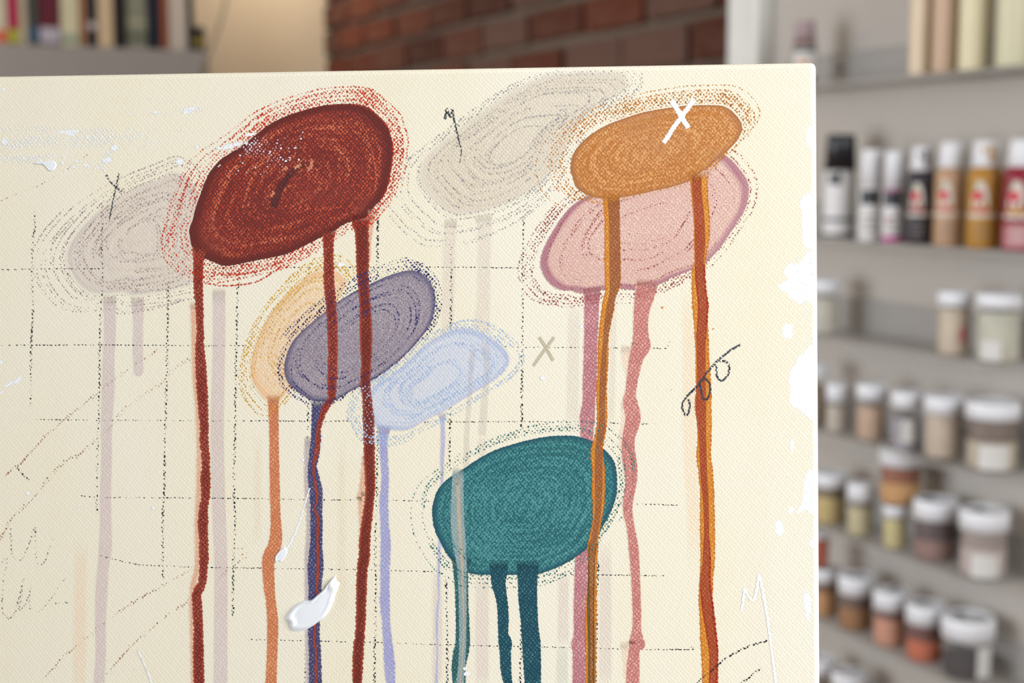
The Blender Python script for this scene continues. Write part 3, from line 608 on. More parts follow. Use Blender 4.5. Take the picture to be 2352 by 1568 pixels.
purple.scribble(rl(11, .4, .99, (.4, .8), 6, (4, 7), .04) + rl(9, 1.0, 1.07, (.35, .6), 5, (4, 6), .02, (-60, -60)) + [(1.0, 1.01, .4, .95, (0, 0), 12, .005), (.97, .99, .5, .1, (0, 0), 10, .005), (1.03, 1.05, .3, .72, (-10, -12), 6, .01), (1.06, 1.09, .3, .70, (-10, -14), 6, .01)], M_NC)
M_BC = crayon_mat('sky_blue_crayon', (188, 210, 236), .62, .1, .5, (176, 196, 230))
blue.scribble(rl(16, .3, .99, (.4, .8), 8, (6, 11), .05) + rl(10, 1.02, 1.19, (.35, .7), 6, (4, 7), .03, (-40, 60)) + [(1.13, 1.15, .3, .5, (-14, 10), 6, .01), (1.05, 1.08, .25, .55, (-16, 12), 8, .01)], M_BC)

# teal oval ---------------------------------------------------------------------------------
teal = Oval([(1321, 1000), (1349, 1005), (1377, 1021), (1402, 1043), (1415, 1068), (1419, 1102), (1418, 1133), (1408, 1167), (1391, 1200), (1371, 1234), (1349, 1262), (1321, 1282), (1287, 1301), (1251, 1315), (1234, 1319), (1181, 1321), (1124, 1321), (1080, 1318), (1055, 1302), (1037, 1287), (1023, 1270), (1009, 1245), (997, 1217), (991, 1181), (994, 1153), (1004, 1124), (1023, 1102), (1057, 1080), (1096, 1054), (1138, 1032), (1195, 1014), (1251, 1002), (1293, 999)])
teal.build(oval_mat('teal_paint', (34, 98, 106), (84, 154, 154), (32, 88, 102), kt=(.25, .85), streak=1.6, rim_at=(.90, .985), dots=((150, 198, 194), 1.0), edge_soft=.006, grain=1.0, sfreq=24), 'teal paint oval with swirling strokes')
M_TD = drip_mat('dark_teal_drip', (18, 72, 88), (74, 130, 136), .22, 1.0, kt=(.55, 1.0))
M_TD1 = drip_mat('green_teal_drip', (40, 92, 96), (90, 140, 136), .26, 1.0, kt=(.5, .95))
drip([(1278, 1034, 1086), (1300, 1040, 1079), (1320, 1042, 1076), (1360, 1045, 1076), (1400, 1046, 1077), (1440, 1047, 1079), (1475, 1046, 1080), (1500, 1041, 1076), (1530, 1037, 1070), (1568, 1039, 1070)], M_TD1, teal.o)
drip([(1285, 1122, 1168), (1318, 1126, 1165), (1340, 1129, 1162), (1380, 1140, 1166), (1420, 1143, 1169), (1455, 1144, 1168), (1475, 1145, 1176), (1500, 1148, 1174), (1540, 1150, 1175), (1568, 1157, 1177)], M_TD, teal.o)
drip([(1285, 1186, 1238), (1330, 1189, 1235), (1360, 1190, 1234), (1400, 1193, 1235), (1440, 1197, 1237), (1480, 1199, 1242), (1568, 1205, 1243)], M_TD, teal.o)
drip([(1072, 1042, 1066), (1090, 1038, 1066), (1180, 1034, 1067), (1240, 1037, 1071), (1290, 1047, 1073), (1320, 1050, 1073), (1400, 1053, 1073), (1500, 1053, 1071), (1568, 1047, 1066)], drip_mat('pale_blue_core', (148, 178, 182), (188, 200, 196), .15, .82, soft=.3), teal.o, 'drip_core')
drip([(1090, 1046, 1058), (1180, 1048, 1060), (1290, 1056, 1066), (1350, 1058, 1066), (1420, 1062, 1069), (1500, 1060, 1066), (1568, 1054, 1060)], drip_mat('beige_core', (208, 196, 172), (216, 206, 186), .15, .75, soft=.3), teal.o, 'drip_core')

# orange oval --------------------------------------------------------------------------------
M_OD = drip_mat('orange_drip', (214, 130, 30), (240, 178, 84), .30, .96, kt=(.35, .95), rim=(206, 116, 20))
M_OB = drip_mat('brown_core', (160, 92, 46), (186, 124, 84), .14, .95, soft=.2)
M_OG = drip_mat('olive_core', (104, 84, 40), (132, 102, 56), .16, .9, soft=.2)
M_ORD = drip_mat('rust_core', (168, 68, 28), (186, 100, 62), .16, .96, soft=.2)
M_ORR = drip_mat('deep_red_core', (158, 30, 10), (206, 74, 24), .3, .95)
orange = Oval([(1651, 241), (1674, 248), (1697, 270), (1707, 293), (1697, 319), (1674, 345), (1651, 365), (1628, 386), (1605, 400), (1585, 416), (1547, 429), (1504, 439), (1460, 449), (1425, 455), (1388, 457), (1362, 454), (1339, 444), (1321, 429), (1313, 406), (1308, 386), (1313, 360), (1324, 339), (1350, 313), (1388, 289), (1431, 272), (1478, 257), (1541, 246), (1590, 241)])
orange.build(oval_mat('orange_brown_paint', (198, 122, 60), (234, 176, 112), (182, 118, 68), kt=(.32, .88), streak=1.2, rim_at=(.90, .98), alpha=(.94, .3), rim_alpha=.95, tint=(198, 132, 86), dots=((166, 98, 58), .98), edge_soft=.01, grain=1.3, sfreq=12), 'orange brown paint oval')
drip([(440, 1382, 1426), (460, 1385, 1423), (500, 1388, 1424), (560, 1388, 1425), (640, 1389, 1426), (665, 1390, 1421), (680, 1387, 1412), (700, 1383, 1412), (740, 1378, 1404), (780, 1374, 1398), (820, 1373, 1398), (860, 1372, 1396), (900, 1369, 1394), (965, 1371, 1395), (1000, 1366, 1390), (1040, 1356, 1385), (1080, 1360, 1390), (1120, 1359, 1390), (1160, 1361, 1388), (1200, 1360, 1381), (1230, 1354, 1376), (1260, 1349, 1374), (1320, 1350, 1371), (1380, 1346, 1371), (1440, 1343, 1370), (1500, 1345, 1370), (1568, 1345, 1369)], M_OD, orange.o)
drip([(1240, 1352, 1372), (1290, 1350, 1367), (1350, 1349, 1366), (1400, 1348, 1365), (1480, 1350, 1366), (1568, 1350, 1366)], M_OG, orange.o, 'drip_core')
drip([(450, 1394, 1425), (500, 1398, 1423), (560, 1399, 1424), (640, 1400, 1425), (670, 1400, 1418), (700, 1394, 1411), (740, 1388, 1403), (800, 1383, 1394), (860, 1378, 1393), (920, 1376, 1390), (980, 1374, 1390), (1020, 1368, 1384), (1060, 1366, 1384), (1120, 1366, 1384), (1180, 1366, 1380), (1230, 1358, 1372), (1280, 1353, 1366), (1350, 1354, 1363), (1430, 1355, 1363), (1500, 1355, 1362), (1568, 1355, 1362)], M_OB, orange.o, 'drip_core')
drip([(392, 1580, 1632), (410, 1585, 1626), (440, 1587, 1626), (500, 1593, 1630), (540, 1594, 1630), (560, 1594, 1627), (600, 1594, 1620), (625, 1589, 1620), (660, 1589, 1621), (700, 1590, 1627), (740, 1594, 1626), (780, 1596, 1628), (820, 1598, 1629), (860, 1598, 1632), (900, 1598, 1634), (935, 1596, 1634), (970, 1601, 1635), (1010, 1602, 1634), (1050, 1600, 1633), (1080, 1604, 1637), (1120, 1608, 1640), (1160, 1608, 1641), (1200, 1608, 1642), (1280, 1609, 1642), (1330, 1607, 1638), (1380, 1605, 1637), (1430, 1608, 1641), (1470, 1609, 1648), (1520, 1612, 1648), (1568, 1613, 1647)], M_OD, orange.o)
drip([(600, 1596, 1620), (640, 1597, 1621), (690, 1602, 1626), (702, 1603, 1628), (730, 1602, 1625), (780, 1599, 1622)], M_ORR, orange.o, 'drip_core')
drip([(1230, 1616, 1630), (1290, 1614, 1633), (1340, 1608, 1633), (1400, 1613, 1640), (1450, 1621, 1646), (1500, 1629, 1650), (1568, 1628, 1649)], M_ORR, orange.o, 'drip_core')
drip([(398, 1588, 1612), (440, 1590, 1612), (500, 1595, 1618), (560, 1596, 1620), (600, 1597, 1616), (640, 1599, 1617), (700, 1605, 1623), (780, 1600, 1621), (860, 1601, 1621), (935, 1598, 1622), (1000, 1605, 1622), (1080, 1608, 1624), (1160, 1615, 1628), (1240, 1617, 1629), (1280, 1616, 1630), (1330, 1609, 1628), (1380, 1613, 1634), (1430, 1620, 1638), (1470, 1627, 1645), (1520, 1631, 1646), (1568, 1630, 1644)], M_ORD, orange.o, 'drip_core')
M_OC = crayon_mat('ochre_crayon', (218, 150, 66), .64, .1, .5, (198, 126, 54))
orange.scribble(rl(10, .4, .97, (.4, .7), 6, (5, 8), .04) + rl(9, 1.02, 1.2, (.4, .65), 4, (4, 6), .012, (-40, -70)) + [(1.02, 1.05, .7, .45, (-6, -6), 9, .01), (1.06, 1.09, .62, .5, (-8, -8), 9, .01), (1.10, 1.12, .6, .5, (-12, -10), 8, .01), (1.13, 1.15, .52, .55, (-14, -12), 7, .015), (1.16, 1.19, .5, .52, (-16, -14), 6, .015), (1.22, 1.24, .42, .72, (-10, -20), 5, .01), (1.26, 1.3, .3, .5, (-24, -6), 4, .01)], M_OC)
M_TC = crayon_mat('teal_crayon', (70, 138, 128), .68, .1, .5, (50, 108, 108))
teal.scribble([(1.03, 1.05, .9, .75, (-4, -6), 8, .01), (1.06, 1.08, .9, .7, (-4, -4), 8, .012), (1.08, 1.11, .7, .6, (-6, -6), 6, .015), (1.12, 1.14, .45, .8, (6, -10), 5, .01), (1.15, 1.17, .25, .9, (4, -6), 5, .01), (1.13, 1.16, .3, .55, (-14, 4), 5, .01), (1.07, 1.08, .35, .3, (0, 6), 6, .01), (1.11, 1.12, .25, .33, (-4, 8), 5, .01), (.9, .85, .3, .5, (0, 0), 8, .02), (.8, .9, .3, .5, (0, 0), 8, .02)] + [(a, a + .05, .16, .93, (0, 0), 7, .01) for a in (.72, .8, .88, .93)], M_TC)

# drawn signs ---------------------------------------------------------------------------------
M_CH = crayon_mat('black_chalk', (44, 48, 56), .30, .2, .5, (78, 84, 96))
ribbons('cross_mark', [stroke([(243, 400), (255, 418), (268, 430), (280, 441)], 6, 6), stroke([(273, 397), (268, 425), (262, 450), (256, 480), (251, 507)], 6, 6, .5)], M_CH, painting)['label'] = 'small black pencil cross'
ribbons('zigzag_mark', [stroke([(1022, 274), (1024, 262), (1026, 250), (1030, 260), (1036, 268), (1039, 250), (1043, 275), (1050, 305), (1056, 330), (1060, 345), (1056, 375)], 8, 6, .55)], M_CH, painting)['label'] = 'black zigzag pencil mark'
ribbons('loop_mark', [stroke([(1702, 791), (1680, 803), (1655, 822), (1640, 837), (1620, 860), (1605, 883), (1590, 898), (1575, 913), (1567, 930), (1568, 940), (1576, 954), (1583, 942), (1584, 925), (1581, 916)], 6, 6),
        stroke([(1607, 880), (1612, 905), (1615, 915), (1625, 916), (1631, 895), (1628, 878), (1620, 870), (1608, 875)], 6, 6), stroke([(1646, 835), (1646, 860), (1654, 873), (1665, 870), (1674, 855), (1674, 838), (1665, 829), (1652, 830)], 6, 6)], M_CH, painting)['label'] = 'three black pencil loops on a slanting line'
for sg in ([(1763, 1471), (1730, 1480), (1700, 1493), (1670, 1510), (1640, 1535), (1600, 1568), (1560, 1600)], [(1750, 1532), (1730, 1548), (1705, 1568), (1660, 1610)]):
    ribbons('pencil_line', [stroke(sg, 6, 6)], crayon_mat('dark_pencil', (50, 50, 52), .5, .1, .6), painting)
M_WH = solid_mat('white_paint', (250, 251, 255), .22, .12)
ribbons('white_cross', [stroke([(1542, 230), (1551, 244), (1562, 262), (1581, 294)], 12, 6), stroke([(1593, 230), (1582, 246), (1570, 262), (1545, 297), (1524, 328)], 11, 6)], M_WH, painting, 0.00002, True)
ribbons('beige_cross', [stroke([(1239, 774), (1254, 799), (1271, 828)], 7, 6), stroke([(1273, 774), (1250, 805), (1225, 840)], 7, 6)], solid_mat('beige_marker', (206, 196, 170), .12, .1, .9), painting, 0, True)
ribbons('white_zigzag', [stroke([(1703, 1402), (1707, 1380), (1710, 1352), (1718, 1368), (1724, 1376), (1731, 1377), (1736, 1362), (1740, 1340), (1743, 1318), (1749, 1345), (1757, 1388), (1764, 1430), (1770, 1475), (1775, 1520), (1782, 1568), (1786, 1600)], 6, 6)], M_WH, painting, 0.00002, True)
# thick white dabs ------------------------------------------------------------------------------
def dab(outline, hgt, name='white_dab'):
    ov = Oval(outline); vs, fs, ed = [], [], []; w0 = place([P(x, y) for x, y in ov.q]); R = 14; q = ov.q; n = len(q)
    axis = Vector((q[0][0] - ov.c[0], q[0][1] - ov.c[1])).normalized()
    for r in range(R + 1):
        k = 1 - r / R
        for x, y in q:
            dx, dy = (x - ov.c[0]) * k, (y - ov.c[1]) * k; side = dx * -axis.y + dy * axis.x
            hh = hgt * ((1 - k ** 4) * .6 + .55 * math.exp(-((k - .82) / .1) ** 2) * (1 if side < 0 else .5))
            if r == 0: hh = 0
            vs.append((*P(ov.c[0] + dx, ov.c[1] + dy), w0 + max(0, hh))); ed.append(1.0)
    for r in range(R):
        for i in range(n):
            j = (i + 1) % n; fs.append((r * n + i, r * n + j, (r + 1) * n + j, (r + 1) * n + i))
    o = mesh(name, vs, fs, plain('thick_white_paint', (246, 249, 254), .35, .5, .02), painting)
    for p in o.data.polygons: p.use_smooth = True
    return o
dab([(780, 1340), (770, 1367), (766, 1384), (749, 1414), (732, 1427), (717, 1438), (698, 1447), (672, 1449), (664, 1442), (664, 1433), (655, 1421), (664, 1404), (676, 1391), (698, 1379), (715, 1377), (732, 1363), (753, 1344), (764, 1327), (772, 1320), (771, 1331)], .0011)
dab([(656, 1256), (660, 1268), (655, 1279), (646, 1290), (638, 1288), (633, 1293), (632, 1279), (641, 1266), (649, 1258)], .0004)
dab([(105, 370), (122, 370), (130, 376), (128, 386), (120, 393), (112, 392), (106, 384), (100, 378), (88, 373), (75, 375), (90, 370), (100, 372)][::-1], .0003)
ribbons('white_smear', [stroke([(656, 1268), (668, 1245), (680, 1220), (692, 1185), (703, 1150), (712, 1120)], 6, 6, .5)], M_WH, painting, 0.00002, True)
smears = [wob(12, 325, 10, 9), wob(140, 303, 16, 4), wob(158, 306, 14, 7, rot=.3), wob(170, 301, 16, 4), wob(201, 313, 6, 5), wob(228, 302, 4, 7, rot=.4), wob(433, 253, 20, 7, rot=-.25), wob(450, 246, 6, 3), wob(246, 368, 16, 9, rot=-.2), wob(262, 340, 10, 8, rot=-.5), wob(247, 350, 8, 5), wob(180, 371, 9, 3), wob(143, 375, 6, 5), wob(147, 361, 4, 6), wob(150, 391, 7, 3), wob(173, 384, 7, 4), wob(198, 381, 8, 6), wob(222, 386, 8, 3), wob(412, 372, 10, 10), wob(453, 337, 7, 5), wob(476, 338, 4, 5), wob(240, 394, 5, 3), wob(315, 312, 4, 5), wob(300, 263, 9, 2), wob(360, 258, 16, 3), wob(412, 300, 7, 3), wob(386, 233, 3, 5), wob(8, 205, 5, 8, rot=.5), wob(320, 228, 2, 2),
          wob(525, 337, 18, 6, rot=-.3), wob(545, 330, 12, 8, rot=-.3), wob(575, 309, 16, 4, rot=-.1), wob(566, 330, 7, 5), wob(574, 334, 4, 3), wob(634, 342, 4, 3), wob(646, 341, 3, 3), wob(505, 341, 8, 4), wob(690, 313, 3, 2), wob(694, 304, 3, 2), wob(2, 832, 7, 6), wob(22, 882, 20, 4, rot=-.55), wob(40, 873, 16, 5, rot=-.7), wob(5, 900, 10, 4, rot=-.4)]
m_ = solid_mat('white_smear_paint', (248, 250, 255), .55, .12)
for p_ in smears: blob_mesh('white_smear', [p_], m_, painting)
M_DRY2 = crayon_mat('sparse_white_dry_brush', (246, 248, 253), .84, .1, .5, (226, 214, 222))
M_DRY = crayon_mat('white_dry_brush', (248, 250, 254), .71, .1, .5, (240, 244, 252))
for sg, wd in (([(0, 330), (60, 326), (130, 320), (240, 318), (350, 308)], 46), ([(0, 300), (100, 296), (260, 298)], 16), ([(0, 365), (60, 366), (120, 362)], 26), ([(230, 392), (245, 365), (268, 335)], 30), ([(395, 255), (430, 252), (470, 250)], 14), ([(490, 342), (540, 335), (600, 328), (650, 340)], 34), ([(560, 345), (610, 352), (660, 372)], 40)):
    ribbons('dry_brush_stroke', [stroke(sg, wd, 8)], M_DRY2 if sg[0][0] > 480 else M_DRY, painting)
specks = []
for x0, x1, y0, y1, n in ((480, 700, 310, 400, 60),):
    for _ in range(n): r = rnd.uniform(1.0, 2.6); specks.append(wob(rnd.uniform(x0, x1), rnd.uniform(y0, y1), r * 1.3, r, 6))
for x, y, r in ((1336, 750, 6), (1247, 867, 7), (784, 608, 8), (696, 1056, 5), (683, 1098, 2), (672, 1150, 3), (660, 1210, 3), (654, 1230, 2), (715, 1430, 0), (1072, 1546, 8), (1068, 1535, 5), (318, 1500, 3), (326, 1513, 3), (340, 1545, 4), (344, 1555, 4), (345, 1508, 3), (310, 1537, 3), (745, 1000, 4), (744, 1018, 4), (1163, 997, 4), (65, 1132, 6), (180, 1163, 4), (352, 1166, 6), (758, 1122, 4)):
    if r: specks.append(wob(x, y, r, r * .8, 7))
sp = blob_mesh('white_speck', specks, M_SPK, painting); sp['kind'] = 'stuff'
ribbons('white_smear', [stroke([(316, 1492), (326, 1512), (336, 1535), (344, 1556), (350, 1580)], 4, 6)], M_WH, painting, 0.00002, True)
b = blob_mesh('orange_speck', [wob(x, y, r, r, 6) for x, y, r in ((1638, 755, 3), (1521, 706, 3.5), (1541, 895, 2), (557, 1273, 2.5), (1539, 785, 2))], solid_mat('orange_speck_paint', (224, 132, 62), .1, .02), painting); b['kind'] = 'stuff'
# work table and little easel that carry the canvas (below the frame) ---------------------------
ti = BASE + N * -.01; TZ = BASE.z - CT * abs(N.z) - .002
table = empty('work_table', (BASE.x, BASE.y + .12, 0)); tag(table, 'wooden work table under the canvas', 'table')
M_TAB = plain('birch_table_top', (196, 164, 122), .5, .3, .12, 8)
obox('table_top', M_TAB, table, -.45, .45, -.2, .3, TZ - .03, TZ, .004)
for sx in (-.41, .41):
    for sy in (-.16, .26): obox('leg', M_TAB, table, sx - .025, sx + .025, sy - .025, sy + .025, 0, TZ - .03, .003)
ea = empty('table_easel', (BASE.x, BASE.y, BASE.z)); tag(ea, 'small wooden easel propping up the canvas from behind', 'easel')
back = V.copy(); bk = -N * (CT + .006)
def bar(name, p0, p1, wd, parent):
    p0, p1 = Vector(p0), Vector(p1); d = p1 - p0; bm = bmesh.new(); box(bm, -wd / 2, wd / 2, -wd / 2, wd / 2, 0, d.length, .002)
    bmesh.ops.transform(bm, matrix=Matrix.Translation(p0) @ d.to_track_quat('Z', 'Y').to_matrix().to_4x4(), verts=bm.verts); return bm_obj(name, bm, M_WOOD, parent)
for sx in (-.06, .06): bar('upright', U * sx + V * .012 + bk + N * -.012, U * sx + V * .3 + bk + N * -.012, .018, ea)
bar('rear_leg', V * .29 + bk + N * -.03, Vector((0, .22, TZ - BASE.z + .013)), .018, ea); bar('cross_bar', U * -.06 + V * .285 + bk + N * -.03, U * .06 + V * .285 + bk + N * -.03, .018, ea)


# ------------------------------------------------------------------ wall ledges with jars and bottles
b = NT('clear_acrylic_ledge'); M_LEDGE = b.out(b.bsdf(lin((204, 198, 192)), .25, None, .5), .4)
M_SCREW = plain('grey_screw_head', (120, 116, 112), .4, .6)
LEDGES = {}
def ledge(key, y_ref, x_end, label, upstand=.05, t_far=1.66):
    p = hit(2200, y_ref, E2, S_FRONT); z = p.z; t0 = hit(x_end, y_ref, E2, S_FRONT).dot(E1); tm = (t0 + t_far) / 2; L = (t_far - t0) / 2
    root = empty('wall_ledge', room(S_WALL, tm, z - .005), (0, 0, A25)); tag(root, label, 'shelf', 'white ledges on the wall')
    d = S_WALL - S_FRONT; r = .022; pts = [(0, -L), (0, L), (-d, L)]
    for k in range(7): a = k / 6 * PI / 2; pts.append((-d + r - r * math.cos(a), -L + r - r * math.sin(a)))
    bm = bmesh.new(); f = bm.faces.new([bm.verts.new((x, y, 0)) for x, y in pts]); e = bmesh.ops.extrude_face_region(bm, geom=[f])
    bmesh.ops.translate(bm, vec=(0, 0, .005), verts=[v for v in e['geom'] if isinstance(v, bmesh.types.BMVert)]); bmesh.ops.recalc_face_normals(bm, faces=bm.faces)
    bm_obj('shelf_board', bm, M_LEDGE, root)
    obox('back_plate', M_LEDGE, root, -.005, -.0003, -L, L, .005, upstand, .001)
    for sy in (-L + .12, L - .12):
        s = lathe('screw', [(0, 0), (.005, 0), (.005, .002), (.003, .003), (0, .003)], M_SCREW, root, 12); s.rotation_euler = (0, -PI / 2, 0); s.location = (-.005, sy, .03)
    LEDGES[key] = z; return root
ledge('top', 162, 2560, 'topmost white ledge carrying tall cream bottles')
ledge('bottle', 569, 2560, 'white ledge carrying the row of squeezable paint bottles')
ledge('A', 826, 2262, 'white ledge below the paint bottles with three widely spaced pale jars')
ledge('B', 1076, 2272, 'white ledge with a row of pale beige jars')
ledge('C', 1326, 2262, 'white ledge with yellow and plum brown jars, one stacked on another')
ledge('D', 1576, 2262, 'white ledge with orange and salmon jars and a dark plum jar')
ledge('E', 1830, 2262, 'lowest white ledge at the bottom edge of the view')

def shell_mat():
    b = NT('clear_jar_plastic'); return b.out(b.bsdf(lin((224, 220, 216)), .2, None, .5), .13)
M_SHELL = shell_mat()
M_LID = plain('white_jar_lid', (250, 250, 255), .4, .4, .02)
M_INK = plain('black_marker_ink', (52, 50, 58), .6, .2)
M_PAPER = plain('white_paper_label', (226, 222, 216), .7, .2, .03)
MATS = {}
def powder(col):
    if col not in MATS: MATS[col] = plain('powder_%d_%d_%d' % col, col, .85, .15, .18, 60)
    return MATS[col]
def spot(x, y, s): return hit(x, y, E2, s)
def on_ledge(key, x, r, front=.006):
    z = LEDGES[key]; s = S_FRONT + r + front; p = spot(x, 800, s)
    for _ in range(3):                               # refine: image row of the ledge at that place
        q = Vector((p.x, p.y, z)) - CAM; y = CY - FPX * q.dot(UP) / q.dot(FWD); p = spot(x, y, s)
    return Vector((p.x, p.y, z)), (p - CAM).dot(FWD)
def patch(name, parent, R, phi, wd, z0, z1, mat, shape='rect', off=.0004):
    """label lying on a cylinder of radius R"""
    bm = bmesh.new(); zc, hz = (z0 + z1) / 2, (z1 - z0) / 2; hw = wd / 2
    def m(x, z): a = phi + x / R; return bm.verts.new(((R + off) * math.cos(a), (R + off) * math.sin(a), z))
    if shape == 'rect':
        n = 10; lo = [m(-hw + wd * k / n, z0) for k in range(n + 1)]; hi = [m(-hw + wd * k / n, z1) for k in range(n + 1)]
        for k in range(n): bm.faces.new((lo[k], lo[k + 1], hi[k + 1], hi[k]))
    else:
        c = m(0, zc if shape == 'disc' else z0); ring = []
        for k in range(21):
            a = (2 * PI * k / 20) if shape == 'disc' else PI * k / 20
            ring.append(m(hw * math.cos(a), (zc + hz * math.sin(a)) if shape == 'disc' else z0 + (z1 - z0) * math.sin(a)))
        for k in range(20): bm.faces.new((c, ring[k], ring[k + 1]))
    return bm_obj(name, bm, mat, parent)
JG = 'pigment jars on the wall ledges'
def jar(key, x, w_px, h_px, col, label, fill=.8, top=None, lid_px=34, scr=False, paper=None, on=None, body=.93, empty_col=None, smudge=None):
    p, dep = on_ledge(key, x, w_px * .5 * 1.55 / FPX); k = dep / FPX; r = w_px * k / 2; p, dep = on_ledge(key, x, r); k = dep / FPX; r = w_px * k / 2
    if on: p.z += on
    h = h_px * k; lh = lid_px * k; rb = r * body; phi = math.atan2(-p.y, -p.x)
    root = empty('pigment_jar', p); tag(root, label, 'jar', JG); hb = h - lh * .85
    lathe('jar_body', [(0, .0005), (rb * .92, .0005), (rb, .004), (rb, hb * .9), (rb * .93, hb), (rb * .9, hb)], M_SHELL, root, 36)
    hf = max(.006, hb * fill); ri = rb * .955
    c = lathe('contents', [(0, .0015), (ri * .92, .0015), (ri, .005), (ri, hf * .96), (ri * .8, hf), (0, hf * (1.0 if fill > .9 else .93))], powder(col), root, 28)
    if top: lathe('contents', [(ri, hf), (ri, hb * .96), (ri * .97, hb * .97), (0, hb * .97), (0, hf + .001), (ri, hf)], powder(top), root, 28)
    l = lathe('lid', [(0, h - .002), (r * .84, h - .002), (r * .88, h), (r * .97, h), (r, h - .003), (r, h - lh), (r * .95, h - lh), (r * .95, h - .004)], M_LID, root, 40)
    for q in range(28):
        pass
    if scr:
        bm = bmesh.new(); rr = random.Random(int(x)); a0 = rr.uniform(0, 3)
        for s_ in range(3):
            x0, y0 = rr.uniform(-.5, .5) * r, rr.uniform(-.4, .4) * r; mm = Matrix.Translation((x0, y0, h + .0002)) @ Matrix.Rotation(a0 + s_ * .7, 4, 'Z') @ Matrix.Diagonal((r * .55, r * .13, .0003, 1)); bmesh.ops.create_cube(bm, size=1, matrix=mm)
        bm_obj('ink_scrawl', bm, M_INK, l)
    if paper: patch('paper_label', root, rb, phi + paper[0], rb * paper[1], hb * paper[2], hb * paper[3], M_PAPER)
    if smudge: patch('pink_smudge', root, rb, phi + .5, rb * .5, hb * .25, hb * .6, powder((206, 122, 122)), 'disc')
    return h
jar('A', 1892, 74, 124, (206, 198, 184), 'pale cream jar half hidden by the canvas, on the ledge below the bottles', .85, None, 28)
jar('A', 2190, 80, 146, (214, 194, 170), 'beige jar with pink smudges left of the wide pale jar', .92, None, 32, smudge=True)
jar('A', 2291, 106, 156, (206, 202, 182), 'widest pale greenish cream jar on the ledge below the bottles', .9, None, 32, paper=(-.35, 1.0, .05, .4))
jar('B', 1868, 64, 140, (190, 168, 146), 'jar showing only its white lid at the canvas edge, pale beige row', .8, None, 26)
jar('B', 1921, 52, 112, (204, 190, 174), 'narrow cream jar nearest the canvas in the pale beige row', .8, None, 40)
jar('B', 2000, 72, 130, (204, 170, 142), 'tan jar between the narrow cream jar and the grey lilac jar', .8, None, 34)
jar('B', 2080, 72, 134, (170, 162, 168), 'grey lilac jar right of the tan jar', .7, None, 36, paper=(.2, .9, .2, .7))
jar('B', 2166, 94, 144, (206, 186, 164), 'tall cream jar left of the half empty wide jar', .95, None, 38)
jar('B', 2276, 122, 156, (206, 190, 166), 'wide half empty jar with white paper label, at the end of its ledge', .55, (118, 98, 84), 38, paper=(.1, 1.2, .05, .5))
jar('C', 1905, 78, 118, (208, 180, 114), 'mustard yellow jar beside the canvas edge', .72, (120, 96, 62), 32)
jar('C', 1974, 60, 122, (206, 192, 150), 'small pale yellow jar left of the stacked jars', .78, (120, 104, 80), 40)
hlow = jar('C', 2054, 56, 100, (212, 196, 138), 'small straw yellow jar under the stacked orange jar', .9, None, 24)
jar('C', 2064, 98, 132, (214, 158, 92), 'orange jar standing on top of a small yellow jar', .55, (150, 78, 34), 42, on=hlow + .0005)
jar('C', 2146, 102, 140, (150, 112, 102), 'plum brown jar right of the stacked jars', .5, (80, 56, 56), 44, scr=True)
jar('C', 2256, 112, 154, (204, 184, 178), 'pinkish white jar with scrawled lid at the end of its ledge', .6, (160, 142, 134), 44, scr=True, paper=(.1, 1.2, .05, .5))
h1 = jar('D', 1890, 74, 112, (208, 150, 92), 'orange jar partly behind the canvas edge with a red orange jar on top', .72, (120, 78, 48), 32, scr=True)
jar('D', 1876, 50, 78, (196, 78, 18), 'small red orange jar stacked beside the canvas edge', .95, None, 10, on=h1 + .0005)
jar('D', 1964, 82, 126, (158, 104, 46), 'ochre brown jar left of the salmon jar', .6, (100, 66, 46), 42, scr=True)
jar('D', 2043, 80, 128, (212, 148, 116), 'salmon pink jar between the ochre brown and rust jars', .72, (110, 58, 48), 42, scr=True)
jar('D', 2122, 88, 132, (202, 96, 52), 'rust orange jar left of the dark plum jar', .55, (104, 42, 26), 44, scr=True)
jar('D', 2220, 120, 140, (40, 20, 28), 'dark plum jar at the end of its ledge, lowest full row', .5, None, 48, scr=True, paper=(.75, .7, .1, .8))
jar('E', 1880, 66, 120, (170, 140, 120), 'jar with white lid at the bottom edge of the view, beside the canvas', .7, None, 36)
jar('E', 1946, 76, 122, (176, 150, 140), 'jar with scrawled white lid at the bottom edge of the view, second from the canvas', .7, None, 38, scr=True)

